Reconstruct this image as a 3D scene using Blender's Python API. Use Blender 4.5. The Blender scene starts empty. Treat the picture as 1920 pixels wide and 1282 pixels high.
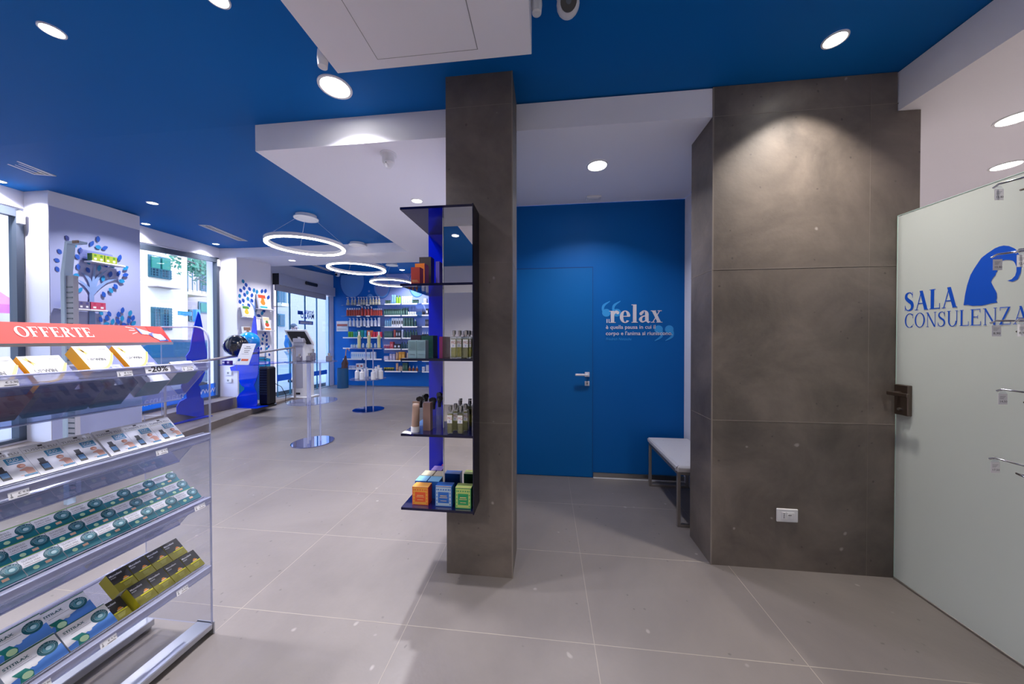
import bpy, bmesh, math, random
from mathutils import Vector, Matrix, Euler
random.seed(4)
PI = math.pi
R = math.radians
SC = bpy.context.scene
COL = SC.collection

# ------------------------------------------------------------------ camera
CAM_H = 1.45
F_PX, YAW, PITCH, ROLL = 590.0, 0.108888, 0.009537, -0.000678
cd = bpy.data.cameras.new('camera')
cd.sensor_width = 36.0
cd.lens = F_PX / 1920 * 36.0
cd.clip_start = 0.02
cam = bpy.data.objects.new('camera', cd)
COL.objects.link(cam)
SC.camera = cam
_f = Vector((-math.sin(YAW) * math.cos(PITCH), math.cos(YAW) * math.cos(PITCH), -math.sin(PITCH)))
_r = Vector((math.cos(YAW), math.sin(YAW), 0))
_u = _r.cross(_f)
_r, _u = math.cos(ROLL) * _r + math.sin(ROLL) * _u, -math.sin(ROLL) * _r + math.cos(ROLL) * _u
cam.matrix_world = Matrix(((_r.x, _u.x, -_f.x, 0), (_r.y, _u.y, -_f.y, 0), (_r.z, _u.z, -_f.z, CAM_H), (0, 0, 0, 1)))

def ray(px, py):
    return _r * (px - 960) + _u * (641 - py) + _f * F_PX
def at(px, py, axis, val):
    """survey helper: the point of the plane axis=val seen at a photo pixel"""
    d = ray(px, py)
    i = 'xyz'.index(axis)
    t = (val - (0, 0, CAM_H)[i]) / d[i]
    return Vector((0, 0, CAM_H)) + d * t
def at_plane(px, py, p0, n):
    d = ray(px, py)
    o = Vector((0, 0, CAM_H))
    return o + d * ((Vector(p0) - o).dot(Vector(n)) / d.dot(Vector(n)))

# ------------------------------------------------------------------ world, sun, exposure
w = bpy.data.worlds.new('world')
SC.world = w
w.use_nodes = True
bg = w.node_tree.nodes['Background']
bg.inputs[0].default_value = (0.60, 0.68, 1.0, 1)
bg.inputs[1].default_value = 7.0
sd = bpy.data.lights.new('sun', 'SUN')
sd.energy = 2.0
sd.angle = R(3)
sd.color = (1.0, 0.97, 0.92)
sun = bpy.data.objects.new('sun', sd)
COL.objects.link(sun)
sun.rotation_euler = Vector((-0.55, 0.45, -0.75)).to_track_quat('-Z', 'Y').to_euler()
SC.view_settings.view_transform = 'Standard'
SC.view_settings.look = 'None'
SC.view_settings.gamma = 1
SC.view_settings.use_curve_mapping = False
SC.view_settings.exposure = 0.38
SC.cycles.use_denoising = True
SC.cycles.max_bounces = 10
SC.cycles.transparent_max_bounces = 24
SC.cycles.caustics_reflective = False
SC.cycles.caustics_refractive = False
SC.cycles.sample_clamp_indirect = 4.0

# ------------------------------------------------------------------ materials
MATS = {}
def srgb(c):
    if isinstance(c, str):
        c = c.lstrip('#')
        c = [int(c[i:i + 2], 16) / 255 for i in (0, 2, 4)]
    return tuple((v / 12.92 if v <= 0.04045 else ((v + 0.055) / 1.055) ** 2.4) for v in c)
def mat(name, col, rough=0.5, metal=0.0, emit=0.0, spec=0.5, coat=0.0):
    if name in MATS: return MATS[name]
    m = bpy.data.materials.new(name)
    m.use_nodes = True
    b = m.node_tree.nodes['Principled BSDF']
    c = srgb(col)
    b.inputs['Base Color'].default_value = (*c, 1)
    b.inputs['Roughness'].default_value = rough
    b.inputs['Metallic'].default_value = metal
    b.inputs['Specular IOR Level'].default_value = spec
    b.inputs['Coat Weight'].default_value = coat
    if emit:
        b.inputs['Emission Color'].default_value = (*c, 1)
        b.inputs['Emission Strength'].default_value = emit
    m.diffuse_color = (*c, 1)
    MATS[name] = m
    return m
def clear(name, tint, gloss_rough=0.03, tr=1.0, body=0.0, body_col='#ffffff', fres=1.45):
    """thin clear plastic or glass: straight-through transmission tinted by the sheet plus a fresnel gloss"""
    if name in MATS: return MATS[name]
    m = bpy.data.materials.new(name)
    m.use_nodes = True
    nt = m.node_tree
    nt.nodes.clear()
    out = nt.nodes.new('ShaderNodeOutputMaterial')
    t = nt.nodes.new('ShaderNodeBsdfTransparent')
    t.inputs[0].default_value = (*srgb(tint), 1)
    base = t.outputs[0]
    if body:
        d = nt.nodes.new('ShaderNodeBsdfDiffuse')
        d.inputs[0].default_value = (*srgb(body_col), 1)
        mx = nt.nodes.new('ShaderNodeMixShader')
        mx.inputs[0].default_value = body
        nt.links.new(base, mx.inputs[1]); nt.links.new(d.outputs[0], mx.inputs[2])
        base = mx.outputs[0]
    g = nt.nodes.new('ShaderNodeBsdfGlossy')
    g.inputs['Roughness'].default_value = gloss_rough
    lw = nt.nodes.new('ShaderNodeLayerWeight'); lw.inputs[0].default_value = 0.5
    pw = nt.nodes.new('ShaderNodeMath'); pw.operation = 'POWER'; pw.inputs[1].default_value = 5
    fr = nt.nodes.new('ShaderNodeMath'); fr.operation = 'MULTIPLY_ADD'; fr.inputs[1].default_value = 0.9; fr.inputs[2].default_value = 0.045 * fres / 1.45
    nt.links.new(lw.outputs['Facing'], pw.inputs[0]); nt.links.new(pw.outputs[0], fr.inputs[0])
    mx = nt.nodes.new('ShaderNodeMixShader')
    nt.links.new(fr.outputs[0], mx.inputs[0])
    nt.links.new(base, mx.inputs[1]); nt.links.new(g.outputs[0], mx.inputs[2])
    nt.links.new(mx.outputs[0], out.inputs[0])
    MATS[name] = m
    return m
def stone(name, c1, c2, scale=1.3, rough=0.55, pit=0.5, warp=2.0):
    m = mat(name, c1, rough)
    nt = m.node_tree
    b = nt.nodes['Principled BSDF']
    tc = nt.nodes.new('ShaderNodeTexCoord')
    n = nt.nodes.new('ShaderNodeTexNoise'); n.inputs['Scale'].default_value = scale; n.inputs['Detail'].default_value = 8
    n.inputs['Roughness'].default_value = 0.62; n.inputs['Distortion'].default_value = 0.4
    r = nt.nodes.new('ShaderNodeValToRGB')
    r.color_ramp.elements[0].position = 0.28; r.color_ramp.elements[0].color = (*srgb(c1), 1)
    r.color_ramp.elements[1].position = 0.7; r.color_ramp.elements[1].color = (*srgb(c2), 1)
    nt.links.new(tc.outputs['Object'], n.inputs['Vector']); nt.links.new(n.outputs[0], r.inputs[0])
    last = r.outputs[0]
    # pits and pale fossil specks
    wn = nt.nodes.new('ShaderNodeTexNoise'); wn.inputs['Scale'].default_value = 9; wn.inputs['Detail'].default_value = 2
    add = nt.nodes.new('ShaderNodeVectorMath'); add.operation = 'MULTIPLY_ADD'
    add.inputs[1].default_value = (0.05, 0.05, 0.05)
    nt.links.new(tc.outputs['Object'], wn.inputs['Vector'])
    nt.links.new(wn.outputs['Color'], add.inputs[0]); nt.links.new(tc.outputs['Object'], add.inputs[2])
    for sc_, thr, colr, amt in ((7.5, 0.10, (0.50, 0.46, 0.43), pit), (16, 0.13, (0.03, 0.028, 0.026), pit), (4.1, 0.055, (0.62, 0.58, 0.55), pit * 0.9)):
        v = nt.nodes.new('ShaderNodeTexVoronoi'); v.inputs['Scale'].default_value = sc_
        v.inputs['Randomness'].default_value = 1.0
        nt.links.new(add.outputs[0], v.inputs['Vector'])
        mr = nt.nodes.new('ShaderNodeMapRange'); mr.inputs[1].default_value = thr * 0.5; mr.inputs[2].default_value = thr
        mr.inputs[3].default_value = 1; mr.inputs[4].default_value = 0
        nt.links.new(v.outputs['Distance'], mr.inputs[0])
        # keep only some of the cells
        sp = nt.nodes.new('ShaderNodeSeparateColor'); nt.links.new(v.outputs['Color'], sp.inputs[0])
        gt = nt.nodes.new('ShaderNodeMath'); gt.operation = 'GREATER_THAN'; gt.inputs[1].default_value = 0.72
        nt.links.new(sp.outputs[0], gt.inputs[0])
        mu = nt.nodes.new('ShaderNodeMath'); mu.operation = 'MULTIPLY'
        nt.links.new(mr.outputs[0], mu.inputs[0]); nt.links.new(gt.outputs[0], mu.inputs[1])
        m2 = nt.nodes.new('ShaderNodeMath'); m2.operation = 'MULTIPLY'; m2.inputs[1].default_value = amt
        nt.links.new(mu.outputs[0], m2.inputs[0])
        mx = nt.nodes.new('ShaderNodeMix'); mx.data_type = 'RGBA'
        nt.links.new(m2.outputs[0], mx.inputs[0]); nt.links.new(last, mx.inputs[6]); mx.inputs[7].default_value = (*colr, 1)
        last = mx.outputs[2]
    nt.links.new(last, b.inputs['Base Color'])
    n2 = nt.nodes.new('ShaderNodeTexNoise'); n2.inputs['Scale'].default_value = 45; n2.inputs['Detail'].default_value = 4
    nt.links.new(tc.outputs['Object'], n2.inputs['Vector'])
    bp = nt.nodes.new('ShaderNodeBump'); bp.inputs['Strength'].default_value = 0.06; bp.inputs['Distance'].default_value = 0.01
    nt.links.new(n2.outputs[0], bp.inputs['Height']); nt.links.new(bp.outputs[0], b.inputs['Normal'])
    return m

M_FLOOR = stone('floor_stone_tile', '#6d6766', '#857e7b', 0.8, 0.38, 0.4)
M_STONE = stone('dark_limestone_cladding', '#4b4541', '#7d736b', 2.2, 0.5, 0.55)
M_CURB = stone('curb_stone', '#7a706b', '#8c827c', 1.4, 0.5, 0.2)
M_GROUT = mat('pale_grout', '#a0988f', 0.8)
M_JOINT = mat('stone_joint', '#857c75', 0.8)
M_BLUEP = mat('blue_wall_paint', '#0060ac', 0.55, spec=0.2)
M_BLUEC = mat('blue_ceiling_paint', '#0062ae', 0.6, spec=0.15)
M_DOORP = mat('blue_door_paint', '#0062a8', 0.5, spec=0.2)
M_WHITE = mat('white_wall_paint', '#eeedf6', 0.7, spec=0.2)
M_WHITEC = mat('white_ceiling_paint', '#f1f0f8', 0.75, spec=0.2)
M_TRIM = mat('white_plastic', '#e6e6ea', 0.4)
M_BRUSH = mat('brushed_steel', '#a9a6a3', 0.3, 1.0)
M_DARKST = mat('dark_bronze_steel', '#6b5f58', 0.35, 0.9)
M_CHROME = mat('chrome_wire', '#c8c8cc', 0.12, 1.0)
M_MIRROR = mat('mirror_acrylic', '#e8e8ec', 0.015, 1.0)
M_BLACK = mat('black_plastic', '#16161a', 0.35)
M_GREYF = mat('window_frame_grey', '#4b5563', 0.4, 0.3)
M_LAMP = mat('lamp_diffuser', '#fffaf2', 0.5, emit=18)
M_RING = mat('ring_lamp_diffuser', '#fff6ea', 0.5, emit=18)
M_NAVY = mat('navy_print', '#2b3a86', 0.4)
M_PAPER = mat('white_card', '#e9e9ec', 0.5)
M_INK = mat('black_print', '#26262a', 0.5)
M_GREYINK = mat('grey_print', '#8f9094', 0.5)
M_LOGO = mat('logo_blue_vinyl', '#0b4fc4', 0.4)
M_TEAL = mat('teal_print', '#0f8f94', 0.4)
M_DTEAL = mat('dark_teal_print', '#0d5560', 0.4)
M_ACRY = clear('clear_acrylic', '#f6f7fb', 0.03, body=0.02, body_col='#c9cbe0', fres=.5)
M_ACRYB = mat('deep_blue_acrylic', '#0a1fc0', 0.06, coat=1.0)
M_GLASS = clear('window_glass', '#f4fbff', 0.01)

# ------------------------------------------------------------------ mesh builder
class MB:
    def __init__(s):
        s.v = []; s.f = []; s.mi = []; s.sm = []; s.mats = []; s.M = Matrix.Identity(4)
    def m(s, material):
        if material not in s.mats: s.mats.append(material)
        return s.mats.index(material)
    def add(s, vs, fs, material, smooth=False):
        b = len(s.v); k = s.m(material)
        s.v += [tuple(s.M @ Vector(p)) for p in vs]
        for f in fs:
            s.f.append([b + i for i in f]); s.mi.append(k); s.sm.append(smooth)
        return s
    def box(s, x0, x1, y0, y1, z0, z1, material, c=0.0, face_mats=None):
        x0, x1 = min(x0, x1), max(x0, x1); y0, y1 = min(y0, y1), max(y0, y1); z0, z1 = min(z0, z1), max(z0, z1)
        c = min(c, (x1 - x0) * .45, (y1 - y0) * .45, (z1 - z0) * .45)
        if c <= 0:
            vs = [(x, y, z) for z in (z0, z1) for y in (y0, y1) for x in (x0, x1)]
            fs = [(0, 2, 3, 1), (4, 5, 7, 6), (0, 1, 5, 4), (2, 6, 7, 3), (0, 4, 6, 2), (1, 3, 7, 5)]
            if face_mats:   # dict: 'bottom','top','front'(-y),'back','left'(-x),'right'
                for fc, nm in zip(fs, ('bottom', 'top', 'front', 'back', 'left', 'right')):
                    s.add(vs, [fc], face_mats.get(nm, material))
                return s
            return s.add(vs, fs, material)
        # chamfered box: 24 verts
        vs = []
        idx = {}
        for ax in range(3):
            for sx in (0, 1):
                for sy in (0, 1):
                    for sz in (0, 1):
                        p = [x0 if sx == 0 else x1, y0 if sy == 0 else y1, z0 if sz == 0 else z1]
                        q = [x0 + c if sx == 0 else x1 - c, y0 + c if sy == 0 else y1 - c, z0 + c if sz == 0 else z1 - c]
                        r = list(q); r[ax] = p[ax]
                        idx[(ax, sx, sy, sz)] = len(vs); vs.append(tuple(r))
        fs = []
        I = lambda ax, a, b_, d: idx[(ax, a, b_, d)]
        for t in (0, 1):
            f = [I(0, t, 0, 0), I(0, t, 1, 0), I(0, t, 1, 1), I(0, t, 0, 1)]; fs.append(f if t else f[::-1])
            f = [I(1, 0, t, 0), I(1, 0, t, 1), I(1, 1, t, 1), I(1, 1, t, 0)]; fs.append(f if t else f[::-1])
            f = [I(2, 0, 0, t), I(2, 1, 0, t), I(2, 1, 1, t), I(2, 0, 1, t)]; fs.append(f if t else f[::-1])
        for a in (0, 1):
            for b_ in (0, 1):
                fs.append([I(0, a, b_, 0), I(0, a, b_, 1), I(1, a, b_, 1), I(1, a, b_, 0)])
                fs.append([I(0, a, 0, b_), I(0, a, 1, b_), I(2, a, 1, b_), I(2, a, 0, b_)])
                fs.append([I(1, 0, a, b_), I(1, 1, a, b_), I(2, 1, a, b_), I(2, 0, a, b_)])
                for d in (0, 1):
                    fs.append([I(0, a, b_, d), I(1, a, b_, d), I(2, a, b_, d)])
        return s.add(vs, fs, material)
    def quad(s, a, b, c, d, material):
        return s.add([a, b, c, d], [(0, 1, 2, 3)], material)
    def poly(s, pts, material):
        return s.add(pts, [tuple(range(len(pts)))], material)
    def prism(s, pts, dvec, material, side=None):
        """closed polygon (3d points) extruded by dvec"""
        n = len(pts); d = Vector(dvec)
        vs = [tuple(p) for p in pts] + [tuple(Vector(p) + d) for p in pts]
        s.add(vs, [tuple(range(n))[::-1], tuple(range(n, 2 * n))], material)
        s.add(vs, [(i, (i + 1) % n, n + (i + 1) % n, n + i) for i in range(n)], side or material)
        return s
    def cyl(s, c, r, h, material, n=24, r2=None, axis='z', smooth=True, caps=True):
        r2 = r if r2 is None else r2
        vs = []
        for k, (rr, hh) in enumerate(((r, 0), (r2, h))):
            for i in range(n):
                a = 2 * PI * i / n
                p = (rr * math.cos(a), rr * math.sin(a), hh)
                if axis == 'x': p = (p[2], p[0], p[1])
                if axis == 'y': p = (p[1], p[2], p[0])
                vs.append((c[0] + p[0], c[1] + p[1], c[2] + p[2]))
        s.add(vs, [(i, (i + 1) % n, n + (i + 1) % n, n + i) for i in range(n)], material, smooth)
        if caps: s.add(vs, [tuple(range(n))[::-1], tuple(range(n, 2 * n))], material)
        return s
    def lathe(s, prof, c, material, n=20, smooth=True, mats=None, caps=True):
        """prof = [(r,z)...]; mats = optional material per ring segment"""
        vs = []
        for r, z in prof:
            for i in range(n):
                a = 2 * PI * i / n
                vs.append((c[0] + r * math.cos(a), c[1] + r * math.sin(a), c[2] + z))
        for k in range(len(prof) - 1):
            fs = [(k * n + i, k * n + (i + 1) % n, (k + 1) * n + (i + 1) % n, (k + 1) * n + i) for i in range(n)]
            s._seg(vs, fs, mats[k] if mats else material, smooth)
        if caps and prof[0][0] > 1e-5: s._seg(vs, [tuple(range(n))[::-1]], mats[0] if mats else material, False)
        if caps and prof[-1][0] > 1e-5: s._seg(vs, [tuple(range((len(prof) - 1) * n, len(prof) * n))], mats[-1] if mats else material, False)
        return s
    def _seg(s, vs, fs, material, smooth):
        used = sorted({i for f in fs for i in f}); mp = {u: k for k, u in enumerate(used)}
        return s.add([vs[u] for u in used], [[mp[i] for i in f] for f in fs], material, smooth)
    def tube(s, pts, r, material, n=10, radii=None):
        pts = [Vector(p) for p in pts]
        vs = []; prev = None
        for k, p in enumerate(pts):
            t = (pts[min(k + 1, len(pts) - 1)] - pts[max(k - 1, 0)]).normalized()
            ref = prev if prev is not None else (Vector((0, 0, 1)) if abs(t.z) < 0.9 else Vector((1, 0, 0)))
            a = (ref - t * ref.dot(t)).normalized(); b = t.cross(a); prev = a
            rr = radii[k] if radii else r
            for i in range(n):
                q = 2 * PI * i / n
                vs.append(tuple(p + (a * math.cos(q) + b * math.sin(q)) * rr))
        L = len(pts)
        fs = [(k * n + i, k * n + (i + 1) % n, (k + 1) * n + (i + 1) % n, (k + 1) * n + i) for k in range(L - 1) for i in range(n)]
        s.add(vs, fs, material, True)
        s.add(vs, [tuple(range(n))[::-1], tuple(range((L - 1) * n, L * n))], material)
        return s
    def sphere(s, c, r, material, n=20, m=12, sz=1.0):
        prof = [(max(1e-4, r * math.sin(PI * k / m)), -r * sz * math.cos(PI * k / m)) for k in range(m + 1)]
        prof[0] = (1e-5, prof[0][1]); prof[-1] = (1e-5, prof[-1][1])
        return s.lathe(prof, c, material, n)
    def text(s, txt, size, x, z, material, y=0.0, width=None, align='LEFT', bold=0.0, shear=0.0, res=2):
        """flat printed lettering on the plane y=const, reading along +x, facing -y"""
        key = (txt, align, bold, shear, res)
        if key not in _TXT:
            cu = bpy.data.curves.new('t', 'FONT'); cu.body = txt; cu.align_x = align; cu.offset = bold; cu.shear = shear; cu.resolution_u = res
            o = bpy.data.objects.new('t', cu)
            me = bpy.data.meshes.new_from_object(o)
            _TXT[key] = ([v.co.copy() for v in me.vertices], [tuple(p.vertices) for p in me.polygons])
            bpy.data.objects.remove(o); bpy.data.curves.remove(cu); bpy.data.meshes.remove(me)
        vs, fs = _TXT[key]
        if not vs: return s
        k = size; kx = size
        if width:
            ww = max(v.x for v in vs) - min(v.x for v in vs)
            kx = width / ww
        s.add([(x + v.x * kx, y, z + v.y * k) for v in vs], fs, material)
        return s
    def build(s, name, parent=None, bevel=0.0, recalc=False):
        me = bpy.data.meshes.new(name)
        me.from_pydata(s.v, [], s.f)
        for mm in s.mats: me.materials.append(mm)
        me.polygons.foreach_set('material_index', s.mi)
        me.polygons.foreach_set('use_smooth', s.sm)
        me.update()
        if recalc:
            bm = bmesh.new(); bm.from_mesh(me); bmesh.ops.remove_doubles(bm, verts=bm.verts, dist=1e-5)
            bmesh.ops.recalc_face_normals(bm, faces=bm.faces); bm.to_mesh(me); bm.free()
        o = bpy.data.objects.new(name, me)
        COL.objects.link(o)
        if parent: o.parent = parent
        return o
_TXT = {}

def tag(o, label, cat, group=None, kind=None):
    o['label'] = label; o['category'] = cat
    if group: o['group'] = group
    if kind: o['kind'] = kind
    return o
def thing(name, label, cat, loc=(0, 0, 0), group=None):
    o = bpy.data.objects.new(name, None); COL.objects.link(o)
    o.location = loc; o.empty_display_size = 0.1
    return tag(o, label, cat, group)
def struct(o):
    o['kind'] = 'structure'; return o
def dup(o, loc=None, rot=None, label=None, group=None, scale=None, parent=None, mesh=None):
    c = o.copy(); COL.objects.link(c)
    if loc is not None: c.location = loc
    if rot is not None: c.rotation_euler = rot
    if scale is not None: c.scale = scale
    if label: c['label'] = label
    if group: c['group'] = group
    if parent: c.parent = parent
    for ch in list(o.children):
        dup(ch, parent=c)
    return c
ORD = ['first', 'second', 'third', 'fourth', 'fifth', 'sixth', 'seventh', 'eighth', 'ninth', 'tenth', 'eleventh', 'twelfth',
       'thirteenth', 'fourteenth', 'fifteenth', 'sixteenth', 'seventeenth', 'eighteenth', 'nineteenth', 'twentieth']

# ------------------------------------------------------------------ drawn serif capitals and letters (unit cap height)
def _stroke(pts, ws, n=6):
    P = [Vector((*p, 0)) for p in pts]; out = []; W = []
    for i in range(len(P) - 1):
        p0 = P[max(i - 1, 0)]; p1 = P[i]; p2 = P[i + 1]; p3 = P[min(i + 2, len(P) - 1)]
        for k in range(n):
            t = k / n
            out.append(0.5 * ((2 * p1) + (p2 - p0) * t + (2 * p0 - 5 * p1 + 4 * p2 - p3) * t * t + (3 * p1 - p0 - 3 * p2 + p3) * t ** 3))
            W.append(ws[i] * (1 - t) + ws[i + 1] * t)
    out.append(P[-1]); W.append(ws[-1])
    L = []; Rr = []
    for i, p in enumerate(out):
        t = (out[min(i + 1, len(out) - 1)] - out[max(i - 1, 0)])
        if t.length < 1e-9: t = Vector((1, 0, 0))
        t.normalize(); nn = Vector((-t.y, t.x, 0)) * W[i] / 2
        L.append(p + nn); Rr.append(p - nn)
    return [[(L[i].x, L[i].y), (Rr[i].x, Rr[i].y), (Rr[i + 1].x, Rr[i + 1].y), (L[i + 1].x, L[i + 1].y)] for i in range(len(out) - 1)]
def _arc(cx, cy, rx, ry, T, t, a0, a1, n=20):
    q = []
    for i in range(n):
        A = R(a0 + (a1 - a0) * i / n); B = R(a0 + (a1 - a0) * (i + 1) / n)
        q.append([(cx + rx * math.cos(A), cy + ry * math.sin(A)), (cx + rx * math.cos(B), cy + ry * math.sin(B)),
                  (cx + (rx - T) * math.cos(B), cy + (ry - t) * math.sin(B)), (cx + (rx - T) * math.cos(A), cy + (ry - t) * math.sin(A))])
    return q
def _rect(x0, y0, x1, y1): return [[(x0, y0), (x1, y0), (x1, y1), (x0, y1)]]
def _diag(x0, y0, x1, y1, w_): return [[(x0 - w_ / 2, y0), (x0 + w_ / 2, y0), (x1 + w_ / 2, y1), (x1 - w_ / 2, y1)]]
def glyph(ch, T, t):
    s_ = 0.035; e = 0.07
    def stem(x, y0=0, y1=1, TT=None, feet='bt'):
        TT = TT or T; q = _rect(x, y0, x + TT, y1)
        if 'b' in feet: q += _rect(x - e, y0, x + TT + e, y0 + s_)
        if 't' in feet: q += _rect(x - e, y1 - s_, x + TT + e, y1)
        return q
    if ch == 'O': return _arc(.43, .5, .42, .52, T, t, 0, 360, 32), .86
    if ch == 'C': return _arc(.43, .5, .42, .52, T, t, 48, 312, 26) + _rect(.70, .66, .735, .98) + _stroke([(.71, .16), (.76, .24)], [t, t * .6], 2), .80
    if ch == 'E': return stem(.07) + _rect(.07, 1 - t, .62, 1) + _rect(.07, 0, .66, t) + _rect(.07, .5, .48, .5 + t) + _rect(.585, .78, .62, 1) + _rect(.625, 0, .66, .25) + _rect(.45, .41, .48, .63), .72
    if ch == 'F': return stem(.07) + _rect(.07, 1 - t, .62, 1) + _rect(.07, .48, .46, .48 + t) + _rect(.585, .76, .62, 1) + _rect(.43, .39, .46, .61), .66
    if ch == 'L': return stem(.07) + _rect(.07, 0, .6, t) + _rect(.565, 0, .6, .27), .64
    if ch == 'T': return stem(.34 - T / 2, feet='b') + _rect(.02, 1 - t, .66, 1) + _rect(.02, .76, .055, 1) + _rect(.625, .76, .66, 1), .70
    if ch == 'R': return stem(.07) + _arc(.34, .75, .27, .25, T, t, -90, 90, 14) + _rect(.07, 1 - t, .34, 1) + _rect(.07, .5, .36, .5 + t) + _diag(.66, 0, .38, .52, T) + _rect(.58, 0, .80, s_), .80
    if ch == 'A': return _diag(.10, 0, .40, 1, t) + _diag(.68, 0, .38, 1, T) + _rect(.2, .32, .58, .32 + t) + _rect(.0, 0, .22, s_) + _rect(.56, 0, .82, s_), .82
    if ch == 'N': return _rect(.12, 0, .12 + t, 1) + _rect(.70, 0, .70 + t, 1) + _diag(.70, 0, .12, 1, T) + _rect(.04, 0, .24, s_) + _rect(.0, 1 - s_, .2, 1) + _rect(.62, 1 - s_, .82, 1), .86
    if ch == 'U': return _rect(.1, .33, .1 + T, 1) + _rect(.68, .33, .68 + t, 1) + _arc(.1 + (.58 + t) / 2, .34, (.58 + t) / 2, .36, T * .9, t, 180, 360, 16) + _rect(.02, 1 - s_, .18 + T, 1) + _rect(.6, 1 - s_, .8, 1), .84
    if ch == 'Z': return _rect(.06, 1 - t, .64, 1) + _rect(.04, 0, .66, t) + _diag(.04 + T / 2, 0, .64 - T / 2, 1, T) + _rect(.06, .8, .09, 1) + _rect(.63, 0, .66, .24), .72
    if ch == 'S': return _stroke([(.50, .80), (.42, .93), (.28, .97), (.12, .88), (.10, .70), (.27, .54), (.44, .42), (.50, .25), (.42, .08), (.24, .02), (.10, .09), (.04, .24)],
                                [t * .6, t, t, T * .7, T * .9, T, T, T * .9, T * .6, t, t, t * .6]) + _rect(.49, .70, .52, .99) + _rect(.02, .01, .05, .30), .60
    X = .66
    if ch == 'r': return _rect(.08, 0, .08 + T, X) + _rect(.0, 0, .16 + T, s_) + _rect(.0, X - s_, .1, X) + _stroke([(.08 + T * .8, X - .18), (.36, X - .05), (.46, X - .10)], [t * 2, T * .7, T * .9]) + _arc(.46, X - .1, .085, .09, .085, .09, 0, 360, 12), .56
    if ch == 'e': return _arc(.30, X / 2, .29, X / 2 + .015, T, t, 8, 320, 24) + _rect(.1, X / 2, .56, X / 2 + t), .64
    if ch == 'l': return _rect(.08, 0, .08 + T, 1) + _rect(0, 0, .16 + T, s_) + _rect(0, 1 - s_, .1, 1), .16 + T + .04
    if ch == 'a': return _rect(.34, .06, .34 + T, X - .2) + _arc(.30, X - .2, .04 + T, .215, T, t, 0, 165, 12) + _arc(.12, X - .17, .085, .09, .085, .09, 0, 360, 12) + _stroke([(.40, X * .58), (.2, X * .5), (.10, .18), (.2, .04), (.38, .12)], [t, t * 1.6, T, t * 1.5, t]) + _stroke([(.34 + T * .5, .10), (.40 + T * .6, .02), (.38 + T * 1.2, .07)], [t * 1.5, t * 1.6, t * .6]), .64
    if ch == 'x': return _diag(.46, 0, .14, X, T) + _diag(.1, 0, .48, X, t) + _rect(.0, 0, .22, s_) + _rect(.3, 0, .62, s_) + _rect(0, X - s_, .28, X) + _rect(.36, X - s_, .58, X), .62
    return [], .35
def serif(mb, txt, x, z, h, material, y=0.0, T=.15, t=.045, width=None, gap=.06):
    polys = []; cx = 0
    for ch in txt:
        q, adv = glyph(ch, T, t)
        polys += [[(cx + a, b) for a, b in p] for p in q]; cx += adv + gap
    cx -= gap
    kx = (width / cx) if width else h
    for i, p in enumerate(polys):
        mb.add([(x + a * kx, y - i * 4e-6, z + b * h) for a, b in p], [tuple(range(len(p)))], material)
def quote_marks(mb, x, z, h, material, y, flip=False, dx=None):
    for k in range(2):
        ox = x + k * (dx or h * .68)
        pts = [(.26, .26), (.07, .42), (.12, .72), (.5, .98)]; ws = [.30, .14, .16, .03]
        q = _stroke(pts, ws, 6) + _arc(.27, .25, .26, .25, .26, .25, 0, 360, 18)
        for i, p in enumerate(q):
            pp = [(a, b) for a, b in p]
            if flip: pp = [(.55 - a, 1 - b) for a, b in pp]
            mb.add([(ox + a * h, y - i * 4e-6, z + b * h) for a, b in pp], [tuple(range(len(pp)))], material)

# ================================================================== THE ROOM
def zc(y): return 3.05 + 0.058 * max(0.0, y - 2.14)       # blue ceiling
def zs(y): return 2.855 + 0.062 * max(0.0, y - 2.14)      # white dropped ceiling on the left
def FX(y): return -5.787 - 0.245 * (y - 2.893)            # shop-front line
def wall_seg(mb, p, q, z0, z1p, z1q, th, material):
    """upright slab between plan points p and q, thickness th to the left of p->q"""
    d = Vector((q[0] - p[0], q[1] - p[1], 0)).normalized(); n = Vector((-d.y, d.x, 0)) * th
    mb.prism([(p[0], p[1], z0), (q[0], q[1], z0), (q[0], q[1], z1q), (p[0], p[1], z1p)], n, material)

# floor with its grout lines
m = MB()
m.box(-7.0, 5.4, -3.2, 9.5, -0.12, 0.0, M_FLOOR)
for k in range(-7, 6):
    X = 0.227 + 0.93 * k
    m.box(X - .0014, X + .0014, -3.1, 9.3, 0.0, 0.0006, M_GROUT)
for k in range(-7, 13):
    Y = 1.514 + 0.64 * k
    m.box(-6.9, 5.3, Y - .0014, Y + .0014, 0.0, 0.0006, M_GROUT)
struct(m.build('floor'))

# blue ceiling
m = MB()
pts = [(-7.0, -3.2), (5.4, -3.2), (5.4, 2.14), (-7.0, 2.14)]
m.prism([(x, y, zc(y)) for x, y in pts][::-1], (0, 0, .1), M_BLUEC)
pts = [(-7.0, 2.14), (5.4, 2.14), (5.4, 9.5), (-7.0, 9.5)]
m.prism([(x, y, zc(y)) for x, y in pts][::-1], (0, 0, .1), M_BLUEC)
struct(m.build('ceiling'))

# dropped white ceiling: left piece with its beam, alcove piece, right piece
m = MB()
out = [(-2.165, 2.145), (-0.50, 2.145), (-0.50, 6.65), (-6.69, 6.65), (-6.69, 5.62), (-2.56, 5.62)]
m.prism([(x, y, zs(y)) for x, y in out], (0, 0, .30), M_WHITEC)
struct(m.build('ceiling_soffit'))
m = MB()
m.box(-0.50, 1.385, 2.14, 3.35, 2.86, 3.04, M_WHITEC)
struct(m.build('ceiling_alcove'))
m = MB()
m.box(2.095, 5.3, -3.1, 4.5, 2.815, 3.045, M_WHITEC)
struct(m.build('ceiling_right'))

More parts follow.
